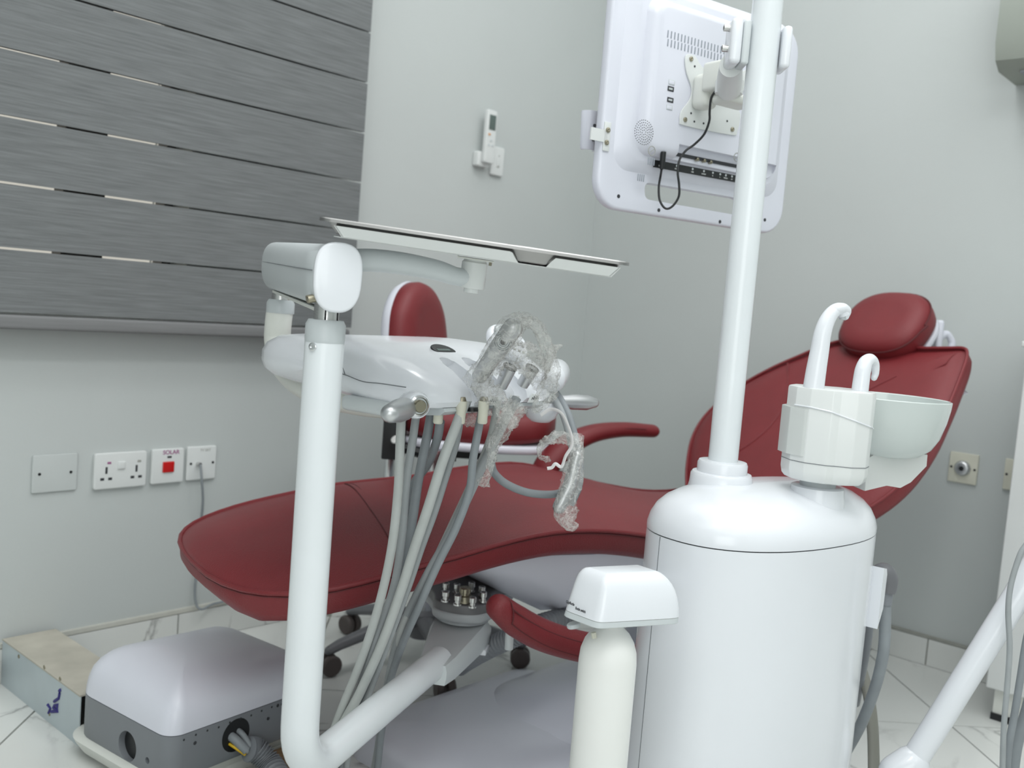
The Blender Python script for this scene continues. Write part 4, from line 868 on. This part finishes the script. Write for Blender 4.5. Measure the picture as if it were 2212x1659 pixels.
# spouts
s1 = [(1757, 840, 1.455), (1763, 800, 1.455), (1770, 760, 1.455), (1777, 720, 1.455), (1788, 690, 1.457), (1803, 671, 1.46), (1818, 668, 1.465), (1824, 680, 1.467)]
put('cup_spout', MB().tube(smooth_path([at(*p) for p in s1], 6), [.0155, .0148, .0138, .0128, .0115, .010, .0092, .0088], 20, round_=False), WHITE, spt)
put('spout_nozzle', MB().cyl(at(1822, 680, 1.467), at(1820, 691, 1.467), .0055, 14, .001), LGREY, spt)
put('spout_lip', MB().tube(smooth_path([at(1806, 668, 1.458), at(1820, 666, 1.462), at(1829, 672, 1.466), at(1827, 684, 1.467)], 5), [.0085, .0082, .007, .005], 14, round_=True), WHITE, spt)
s2 = [(1857, 850, 1.47), (1860, 825, 1.47), (1864, 800, 1.472), (1870, 783, 1.476), (1880, 777, 1.482), (1889, 786, 1.488), (1891, 805, 1.49), (1888, 816, 1.49)]
put('bowl_spout', MB().tube(smooth_path([at(*p) for p in s2], 6), [.0125, .0122, .0118, .0105, .0092, .0072, .0055, .0048], 18, round_=True, sx=1), WHITE, spt)
put('spout_ring', MB().cyl(at(1857, 845, 1.47), at(1856, 853, 1.47), .0105, 16), BRASS, spt)
BO = at(1918, 852, 1.60); BR = .0985; zr = at(1918, 862, 1.60)[2]+.0035; Fw = Frame(V(BO[0], BO[1], 0))
pr_ = [(.0, zr-.097), (.045, zr-.0965), (.061, zr-.091), (.075, zr-.079), (.086, zr-.060), (.0935, zr-.034), (.0975, zr-.012), (BR, zr), (BR-.002, zr+.0012), (BR-.004, zr), (.0935, zr-.012), (.0900, zr-.034), (.083, zr-.058), (.07, zr-.078), (.05, zr-.091), (0, zr-.095)]
put('bowl', MB().lathe(pr_, Fw, 56), BOWL, spt)
# bracket under the bowl
O_ = at(1920, 1000, 1.585); fxx = nrm([.668, -.744+.12, 0]); fyy = V(-fxx[1], fxx[0], 0)
def bp_(px, py): a_, b_ = hit(px, py, O_, fxx, UP); return (a_, b_)
pol = [bp_(*p) for p in ((1852, 985), (1880, 968), (1984, 976), (1982, 1000), (1948, 1034), (1925, 1046), (1895, 1041), (1848, 1052))]
b = MB(); b.loft([[O_+fxx*a_*(1 if k else .97)+UP*c_+fyy*y for a_, c_ in pol] for y, k in ((-.032, 0), (-.028, 1), (.03, 1), (.034, 0))])
put('bowl_bracket', b, CLEARW, spt, sharp=25)
put('bowl_seat', MB().lathe([(.04, zr-.107), (.042, zr-.097), (.04, zr-.095)], Fw, 30), LGREY, spt)

# ================================================================== monitor on its arm
WM = V(math.cos(math.radians(-14)), math.sin(math.radians(-14)), 0); OM = V(1.584, 1.003, 1.286); NM = V(WM[1], -WM[0], 0)   # NM points at the viewer
mon = thing('monitor', OM+UP*-.2, 'white flat monitor seen from behind, carried on an arm from the unit pole', 'monitor')
FM = Frame(OM, WM, UP, NM)      # local x, up, towards viewer
mcx, mcz, mwid, mht = .0175, 0, .482, .405
fr = rr(mwid, mht, .052, 8, mcx, mcz)
def mloc(px, py): return hit(px, py, OM, WM, UP)
hole_ = [mloc(*p) for p in ((1393, 386), (1588, 424), (1583, 462), (1440, 434), (1412, 428), (1396, 412))]
ha = hole_[0][0]; hb2 = .145
shell = put('frame', MB().slab(fr, .022, .006, Frame(FM(0, 0, -.022), WM, UP, NM)), WHITE2, mon)
boolean(shell, MB().slab(rpoly([(ha, -.146), (.14, -.144), (.14, -.177), (ha+.004, -.176)], .014, 5), .06, .001, Frame(FM(0, 0, -.04), WM, UP, NM)))
put('screen', MB().box((mcx, .02, -.0225), (.40, .31, .002), FM), DARK, mon)
st_ = rr(mwid-.075, mht-.05, .045, 8, mcx, .012)
def mring(w_, h_, r, x_, y_, z_): return [FM(p[0], p[1], z_) for p in rr(w_, h_, r, 8, x_, y_)]
zlo = -.128
b = MB(); b.loft([mring(.425, .335, .035, mcx, .035, 0.0), mring(.415, .325, .035, mcx, .035, .004), mring(.385, .30, .035, mcx, .035, .012), mring(.375, .29, .03, mcx, .035, .014)], True, True)
put('back_step', b, WHITE2, mon)
b = MB(); b.loft([mring(.36, .275, .028, mcx+.004, .034, .012), mring(.35, .265, .028, mcx+.004, .034, .024), mring(.335, .25, .024, mcx+.004, .034, .032), mring(.32, .235, .02, mcx+.004, .034, .034)], True, True)
back = put('back_cover', b, WHITE2, mon)
c_ = MB(); c_.box((.06, -.112, .034), (.355-.09, .075, .03), FM); boolean(back, c_)
zf = .0345
def mput(name, px, py, sx_, sy_, m, zz=zf, t_=.0012, par=mon, ref=None):
    a_, b_ = hit(px, py, OM+NM*zz, WM, UP); return put(name, MB().rbox((a_, b_, zz), (sx_, sy_, t_), .0004, FM), m, par)
va = [hit(px, py, OM+NM*zf, WM, UP) for px, py in ((1443, 73), (1443, 92))]
vsl = mesh_of(MB().rbox((0, 0, 0), (.0022, .0125, .0008), .0003), GROUT, 'vent_slot'); vsl.materials[0] = mat('slot_shadow_grey', srgb(150, 156, 166), .7)
for k in range(24):
    for a_, b_ in va: put_at('vent_slot', vsl, mon, FM(a_+.0082*k, b_, zf), FM)
a0_, b0_ = hit(1391, 286, OM+NM*zf, WM, UP)
dots = MB()
for rr_ in range(1, 6):
    for q in range(rr_*6): a_ = 2*PI*q/(rr_*6)+rr_*.3; dots.lathe([(.0009, 0), (.0009, .0006), (0, .0006)], Frame(FM(a0_+.0042*rr_*math.cos(a_), b0_+.0042*rr_*math.sin(a_), zf-.0003), WM, UP, NM), 6)
put('speaker_holes', dots, GROUT2, mon, kind='stuff')
for (px, py, dk) in ((1451, 178, 0), (1449, 192, 1), (1448, 216, 1), (1446, 232, 0)):
    p_ = mput('usb_port', px, py, .0145, .0085, GREYW if not dk else GROUT2); 
    if dk: mput('port_tongue', px, py, .009, .0035, LGREY, zf+.0008, .001, p_)
    else: mput('port_cover', px, py, .0118, .006, WHITE2, zf+.0006, .0008, p_)
# lower recess: strips, sockets
def strip(name, p0, p1, h_, m, zz):
    a1_ = hit(*p0, OM+NM*zz, WM, UP); a2_ = hit(*p1, OM+NM*zz, WM, UP); dd = nrm([a2_[0]-a1_[0], a2_[1]-a1_[1]]); hh = V(-dd[1], dd[0])*h_/2
    q = [(a1_[0]-hh[0], a1_[1]-hh[1]), (a2_[0]-hh[0], a2_[1]-hh[1]), (a2_[0]+hh[0], a2_[1]+hh[1]), (a1_[0]+hh[0], a1_[1]+hh[1])]
    return put(name, MB().loft([[FM(x_, y_, zz-.001) for x_, y_ in q], [FM(x_, y_, zz+.001) for x_, y_ in q]]), m, mon), a1_, a2_, dd
sk, a1_, a2_, dd = strip('connector_label', (1412, 353), (1640, 396), .013, DARK, .0205)
for s_, f_ in (('DC', .05), ('HDMI', .2), ('USB', .345), ('AUDIO', .45), ('R', .535), ('L', .605), ('VIDEO', .66), ('AV', .72), ('VGA', .8)):
    P_ = FM(a1_[0]+(a2_[0]-a1_[0])*f_, a1_[1]+(a2_[1]-a1_[1])*f_-.0025, .0217)
    text('lettering', s_, .0036, SOCKW, mon, Frame(P_, WM, UP, NM))
    if f_ > .15: put('port_symbol', MB().lathe([(.0022, 0), (.0022, .0004), (0, .0004)], Frame(FM(a1_[0]+(a2_[0]-a1_[0])*f_, a1_[1]+(a2_[1]-a1_[1])*f_+.003, .0214), WM, UP, NM), 10), LGREY, sk)
strip('port_row', (1425, 326), (1640, 369), .006, GROUT2, .0205)
for px, py in ((1503, 345), (1518, 348), (1532, 351)):
    a_, b_ = hit(px, py, OM+NM*.0205, WM, UP); put('audio_socket', MB().lathe([(.0032, 0), (.0032, .006), (.0015, .0065), (0, .004)], Frame(FM(a_, b_, .0205), WM, UP, NM), 14), BRASS, mon)
for px, py in ((1408, 326), (1592, 340)):
    a_, b_ = hit(px, py, OM+NM*zf, WM, UP); put('round_mark', MB().tube([FM(a_+.008*math.cos(q), b_+.008*math.sin(q), zf) for q in np.linspace(0, 2*PI, 25)], .0006, 5), GROUT, mon)
    put('round_mark', MB().tube([FM(a_-.005, b_-.004, zf), FM(a_+.005, b_+.004, zf)], .0005, 5), GROUT, mon)
for (px, py) in ((1378, 352), (1372, 385)):
    a_, b_ = mloc(px, py)
    for q in range(4): put_at('vent_slot', vsl, mon, FM(a_+.0045*q-.006, b_, .0145 if py > 370 else .0345), FM)
for px, py in ((1336, 424), (1423, 454), (1555, 479), (1652, 475)):
    a_, b_ = mloc(px, py); put('screw_hole', MB().lathe([(.0034, 0), (.0034, .0006), (0, .0006)], Frame(FM(a_, b_, .0), WM, UP, NM), 14), GROUT2, mon)
# mounting plate and swivel
vp = [hit(px, py, OM+NM*zf, WM, UP) for px, py in ((1482, 118), (1500, 122), (1515, 145), (1545, 160), (1585, 160), (1625, 145), (1640, 150), (1640, 170), (1600, 200), (1590, 230), (1598, 250), (1590, 285), (1578, 292), (1478, 272), (1467, 262), (1470, 240), (1488, 215), (1492, 190), (1482, 160), (1478, 132))]
put('mounting_plate', MB().slab(smooth_outline(vp, 3), .003, .0008, Frame(FM(0, 0, zf), WM, UP, NM)), SOCKW, mon)
for px, py in ((1490, 128), (1477, 259), (1579, 280)):
    a_, b_ = hit(px, py, OM+NM*zf, WM, UP); put('plate_screw', MB().lathe([(.0042, 0), (.0042, .002), (.0025, .003), (0, .002)], Frame(FM(a_, b_, zf+.003), WM, UP, NM), 14), BRASS, mon)
for px, py in ((1490, 245), (1497, 263), (1517, 267), (1568, 262), (1498, 144)):
    a_, b_ = hit(px, py, OM+NM*zf, WM, UP); put('plate_hole', MB().lathe([(.002, 0), (.002, .0005), (0, .0005)], Frame(FM(a_, b_, zf+.0032), WM, UP, NM), 8), GROUT2, mon)
a_, b_ = hit(1528, 198, OM+NM*.06, WM, UP)
put('swivel_block', MB().rbox((a_, b_, .055), (.036, .062, .04), .012, FM), CREAM, mon)
put('swivel_cap', MB().lathe([(.014, 0), (.014, .006), (.011, .009), (0, .01)], Frame(FM(a_-.0, b_+.006, .073), WM, UP*1.0, NM), 24), CREAM, mon)
a2b = hit(1580, 165, OM+NM*.11, WM, UP); J = FM(a2b[0], a2b[1], .11)
put('swivel_yoke', MB().rbox((a2b[0]-.008, a2b[1]-.0, .09), (.04, .05, .05), .006, FM), CREAM, mon)
a3b = hit(1592, 218, OM+NM*.11, WM, UP)
put('joint_base', MB().rbox((a3b[0], a3b[1], .105), (.07, .018, .05), .008, FM), CREAM, mon)
CL = V(PXY[0], PXY[1], at(1620, 95, 1.5)[2])
j0 = at(1575, 190, 1.72); j1 = CL-sd*.042+vd*.022-UP*.028
put('arm', MB().tube([j0, j0*.5+j1*.5, j1], [.0215, .0205, .0175], 20), SOCKW, mon)
put('arm_end', MB().tube([j0-UP*.01, j0+UP*.012], .024, 20), SOCKW, mon)
# clamp on the pole
z_c0 = at(1600, 122, 1.47)[2]; z_c1 = at(1605, 20, 1.47)[2]; zc2 = (z_c0+z_c1)/2-.007; hh_ = z_c1-z_c0
Fcl = Frame(V(PXY[0], PXY[1], zc2), sd, vd, UP)
put('clamp_half', MB().rbox((-.0445, .006, 0), (.018, .05, hh_), .007, Fcl), WHITE, mon)
put('clamp_half', MB().rbox((-.0295, .006, -.001), (.0118, .046, hh_*.97), .004, Fcl), GREYW, mon)
put('clamp_plate', MB().rbox((.0305, .004, -.004), (.014, .05, hh_*.92), .006, Fcl), WHITE, mon)
for dz in (.021, -.009):
    put('clamp_bolt', MB().lathe([(.0052, 0), (.0052, .009), (.0045, .0095), (.003, .0095), (.003, .005), (0, .005)], frame_z(Fcl(-.053, .0, dz), -sd), 16), STEEL, mon)
# cable
cb = [(1552, 190, 1.72), (1537, 210, 1.73), (1533, 240, 1.75), (1532, 262, 1.76), (1521, 290, 1.77), (1500, 312, 1.78), (1482, 325, 1.78), (1468, 345, 1.77), (1464, 372, 1.76), (1467, 400, 1.76), (1466, 425, 1.76), (1452, 446, 1.76), (1437, 450, 1.76), (1425, 432, 1.77), (1423, 405, 1.78), (1426, 385, 1.79)]
def mz(px, py, zz): a_, b_ = hit(px, py, OM+NM*zz, WM, UP); return FM(a_, b_, zz)
cp_ = smooth_path([at(*p) for p in cb]+[mz(1429, 366, .028)], 6)
cab = put('power_cable', MB().tube(cp_, .0021, 8), DARK, base=cp_[0], label='black power cable looping behind the monitor', cat='cable')
def mz(px, py, zz): a_, b_ = hit(px, py, OM+NM*zz, WM, UP); return FM(a_, b_, zz)
put('plug', MB().tube([mz(1433, 328, .030), mz(1431, 350, .029), mz(1429, 366, .028)], [.0052, .005, .0032], 12), DARK, cab)
# holder at the monitor's left edge
hc = at(1273, 283, 1.84)
th2 = None
Fh = Frame(hc, WM, NM, UP); Fh = Frame(hc, nrm(WM), nrm(-NM), UP)
z0h, z1h = at(1268, 325, 1.84)[2]-hc[2], at(1275, 242, 1.84)[2]-hc[2]
b = MB(); rg = []
for z_, r_ in ((z0h, .0145), (z0h+.004, .0165), (z1h-.002, .0195), (z1h, .019)):
    rg.append([Fh(r_*math.cos(a_), r_*math.sin(a_)*.9, z_) for a_ in np.linspace(PI*.93, PI*2.05, 18)]+[Fh((r_-.0025)*math.cos(a_), (r_-.0025)*math.sin(a_)*.9, z_) for a_ in np.linspace(PI*2.05, PI*.93, 18)])
th2 = put('side_holder', b.loft(rg), WHITE2, mon)
for dz in (.008, -.018): put('screw_hole', MB().lathe([(.003, 0), (.003, .0006), (0, .0006)], frame_z(Fh(-.002, -.0170, dz), -vd), 12), GROUT2, th2)
ah_, bh_ = hit(1311, 295, OM+NM*.002, WM, UP)
put('strap', MB().box((ah_-.018, bh_, .0015), (.036, .021, .003), FM), SOCKW, mon)
put('strap_plate', MB().rbox((ah_, bh_, .0015), (.014, .05, .003), .001, FM), SOCKW, mon)
for px, py in ((1313, 281), (1310, 308)):
    a_, b_ = hit(px, py, OM+NM*.003, WM, UP); put('screw', MB().lathe([(.0045, 0), (.0045, .002), (.002, .003), (0, .002)], Frame(FM(a_, b_, .003), WM, UP, NM), 14), BRASS, mon)

# ================================================================== floor junction box and duct
ja = math.radians(6); jx_ = V(math.cos(ja), math.sin(ja), 0); jy_ = V(-math.sin(ja), math.cos(ja), 0)
J0 = az(365, 1598, .122); JB = thing('junction_box', (J0[0]+.16, J0[1]+.16, 0), 'floor junction box with white rounded cover and grey band at the foot of the chair', 'junction box')
FJ = Frame((J0[0], J0[1], 0), jx_, jy_, UP); JW, JD = .345, .30
def jpoly(d, rs=(.06, .05, .03, .05)):
    o = []; x0_, y0_, x1_, y1_ = d, d, JW-d, JD-d
    for (cx_, cy_, sx_, sy_, a0, r) in ((x1_, y1_, 1, 1, 0, rs[1]), (x0_, y1_, -1, 1, 90, rs[0]), (x0_, y0_, -1, -1, 180, rs[2]), (x1_, y0_, 1, -1, 270, rs[3])):
        r = max(.004, r-d*.5)
        for k in range(9):
            a = math.radians(a0+90*k/8); o.append((cx_-sx_*r+r*math.cos(a), cy_-sy_*r+r*math.sin(a)))
    return o
def jr(d, z, r=.04): return [FJ(p[0], p[1], z) for p in jpoly(d)]
band = put('grey_band', MB().loft([jr(.001, .042), jr(0, .044), jr(0, .1205), jr(.003, .122)]), GREY, JB)
hA = hit(510, 1588, FJ(0, 0, 0), jx_, UP); hB = hit(275, 1612, FJ(0, 0, 0), jy_, UP)
cut = MB().cyl(FJ(hA[0], -.02, hA[1]), FJ(hA[0], .08, hA[1]), .031, 28).cyl(FJ(-.02, hB[0], hB[1]), FJ(.08, hB[0], hB[1]), .027, 28)
h2_ = hit(318, 1643, FJ(0, 0, 0), jy_, UP); cut.cyl(FJ(-.02, h2_[0], h2_[1]), FJ(.02, h2_[0], h2_[1]), .006, 16)
boolean(band, cut)
put('hole_lining', MB().lathe([(.0308, .001), (.0308, .05), (0, .05)], frame_z(FJ(hA[0], 0, hA[1]), jy_), 24), DARK, JB)
put('hole_lining', MB().lathe([(.0268, .012), (.0268, .05), (0, .05)], frame_z(FJ(0, hB[0], hB[1]), jx_), 24), DARK, JB)
cv = [(0, .1225), (.0, .135), (.0015, .15), (.006, .166), (.014, .178), (.026, .189), (.042, .198), (.062, .2045), (.085, .209), (.115, .211)]
def jcr(d, z, t):
    r = []
    for p in jpoly(d):
        x_, y_ = p; lift = 1-.30*max(0, (x_/JW))**2*t; y2 = y_+(.0 if y_ > JD/2 else .03*t*t*max(0, x_/JW-.1)); r.append(FJ(x_+.012*t*max(0, 1-x_/.1), y2, .1225+(z-.1225)*lift))
    return r
put('cover', MB().loft([jcr(d, z, (z-.1225)/.11) for d, z in cv]), WHITE2, JB, sharp=60)
put('base_lip', MB().loft([[p-jx_*.012+jy_*.012 for p in jr(q_, z_)] for q_, z_ in ((.012, .012), (.001, .03), (-.002, .038), (.004, .0425))]), CREAM, JB)
put('plinth', MB().loft([jr(.02, 0), jr(.02, .031)]), CREAM, JB)
for k in range(12):
    P = FJ(.03+.024*k, -.0003, .1135 if k % 3 else .112); put('rivet', MB().lathe([(.0022, 0), (.0014, .0005), (0, .0006)], frame_z(P, -jy_), 8), GROUT2, JB)
for px, py in ((421, 1605), (579, 1552), (600, 1524)):
    a_, b_ = hit(px, py, FJ(0, 0, 0), jx_, UP); put('screw', MB().lathe([(.0035, 0), (.0025, .0008), (0, .001)], frame_z(FJ(a_, -.0003, b_), -jy_), 10), GROUT2, JB)
G0 = FJ(hA[0]+.002, .04, hA[1]); cd = smooth_path([FJ(hA[0]+.0, -.012, hA[1]-.012)+V(.012, -.01, -.01), az(556, 1622, .055), az(590, 1660, .03), az(625, 1720, .022)], 28)
rad = [(.0185, .0225, .0225, .0185)[i % 4] for i in range(len(cd))]
con_ = put('conduit', MB().tube(cd, rad, 16), GREY, base=cd[-1], label='ribbed grey conduit with hoses leaving the hole in the junction box', cat='conduit')
for i, (dx, dz, m_, r_) in enumerate(((-.008, -.002, HOSED, .0085), (.007, .004, HOSED, .0055), (.002, -.01, HOSE, .006), (-.012, -.014, YELL, .0028))):
    put('inner_hose', MB().tube(smooth_path([FJ(hA[0]+dx*.8, .03, hA[1]+dz), FJ(hA[0]+dx, -.004, hA[1]+dz), cd[2]+V(dx*.6, 0, dz*.6)], 5), r_, 10), m_, con_)
put('wood_shim', MB().rbox((0, 0, .012), (.14, .05, .022), .002, Frame(FJ(.27, -.02, 0), jx_, jy_)), WOOD, base=FJ(.27, -.02, 0), label='small wooden shim lying beside the junction box', cat='shim')
put('green_card', MB().box((0, 0, .007), (.07, .03, .014), Frame(FJ(.13, -.03, 0), jx_, jy_)), GREEN, base=FJ(.13, -.03, 0), label='scrap of dark green card beside the conduit', cat='card')
# steel duct from the wall to the box
dx0, dx1 = .824, .935; dy1 = 2.139; dy0 = FJ(.06, JD, 0)[1]+.001
duct = thing('floor_duct', ((dx0+dx1)/2, (dy0+dy1)/2, 0), 'low pale blue steel duct with dusty lid running from the wall to the junction box', 'duct')
put('side_panel', MB().box((dx0+.001, (dy0+dy1)/2, .0485), (.002, dy1-dy0, .097)), METALB, duct)
put('side_panel', MB().box((dx1-.001, (dy0+dy1)/2, .0485), (.002, dy1-dy0, .097)), METALB, duct)
put('lid', MB().box(((dx0+dx1)/2, (dy0+dy1)/2, .0985), (dx1-dx0+.002, dy1-dy0, .003)), DUST, duct)
for px, py in ((41, 1418), (96, 1441), (130, 1466), (107, 1542)):
    P = aX(px, py, dx0); put('screw', MB().lathe([(.0042, 0), (.0042, .001), (.002, .0018), (0, .001)], frame_z(P, V(-1, 0, 0)), 12), BRASS, duct)
for L_ in ([(104, 1522), (110, 1530), (106, 1540)], [(116, 1528), (124, 1534), (126, 1522), (118, 1524)], [(118, 1515), (128, 1508), (130, 1496)], [(129, 1492), (132, 1490)], [(112, 1537), (126, 1536)]):
    put('marker_scribble', MB().tube([aX(px, py, dx0)+V(-.0003, 0, 0) for px, py in L_], .0034, 6, sx=1, sy=1), BLUEINK, duct)
P = aX(8, 1460, dx0)
t = thing('floor_socket', (.79, 2.139, .03), 'dark socket box on the skirting left of the steel duct', 'socket')
put('socket_box', MB().rbox((.795, 2.132, .036), (.035, .012, .045), .003), GROUT2, t)

# ================================================================== cabinet, neighbouring arm and hoses at the right
cbx = thing('white_cabinet', (2.64, .25, 0), 'white cabinet standing against the right wall, cut by the frame edge', 'cabinet')
kx = .0
put('cabinet_body', MB().rbox((2.635, .25, .48), (.28, .76, .80), .004), SOCKW, cbx)
put('plinth', MB().box((2.65, .245, .05), (.255, .74, .07)), CREAM, cbx)
put('plinth_shadow_strip', MB().box((2.648, .245, .008), (.262, .745, .016)), DARK, cbx)  # black strip standing in for the shadow along the floor under the plinth
put('worktop', MB().rbox((2.63, .245, .905), (.296, .79, .014), .003), SOCKW, cbx)
put('handle_block', MB().rbox((2.495, .53, .62), (.05, .09, .10), .02), WHITE2, cbx)
put('handle_recess', MB().rbox((2.493, .545, .562), (.03, .05, .014), .003), WOOD, cbx)
sa = thing('assistant_arm', at(1950, 1690, 1.62)*V(1, 1, 0), 'white tube arm slanting up to the right edge of the picture', 'dental arm')
ap = [at(2245, 1205, 1.60), at(2212, 1262, 1.60), at(2150, 1362, 1.60), at(2070, 1490, 1.60), at(2000, 1602, 1.60), at(1965, 1655, 1.60), at(1930, 1690, 1.6)]
ap2 = smooth_path(ap, 6); e = ap2[-1]; ap2 += [e*(1-t)+V(e[0]-.05, e[1]+.02, .0)*t for t in (.5, 1)]
put('tube', MB().tube(ap2, .0215, 24), WHITE, sa)
put('joint', MB().tube([at(1968, 1650, 1.60), at(1935, 1668, 1.6)], [.03, .028], 22, round_=True), WHITE, sa)
for pts, r, m_, lab in (([(2218, 1175, 1.55), (2203, 1200, 1.55), (2184, 1262, 1.55), (2178, 1320, 1.55), (2181, 1400, 1.55), (2176, 1480, 1.55), (2168, 1580, 1.55), (2164, 1720, 1.57)], .0045, HOSE, 'thin grey hose looping in front of the slanting white arm'),
                     ([(2240, 1300, 1.58), (2218, 1380, 1.58), (2205, 1460, 1.58), (2192, 1540, 1.58), (2178, 1620, 1.58), (2172, 1720, 1.6)], .006, HOSED, 'mid grey hose at the right edge behind the thin one'),
                     ([(2250, 1360, 1.66), (2235, 1470, 1.66), (2215, 1550, 1.66), (2195, 1610, 1.66), (2180, 1730, 1.66)], .0105, HOSED, 'thick grey hose at the lower right corner')):
    P = smooth_path([at(*p) for p in pts], 8); P.append(V(P[-1][0], P[-1][1], .01)); put('suction_hose', MB().tube(P, r, 12), m_, base=P[-1], label=lab, cat='hose', group='suction hoses at the right edge')
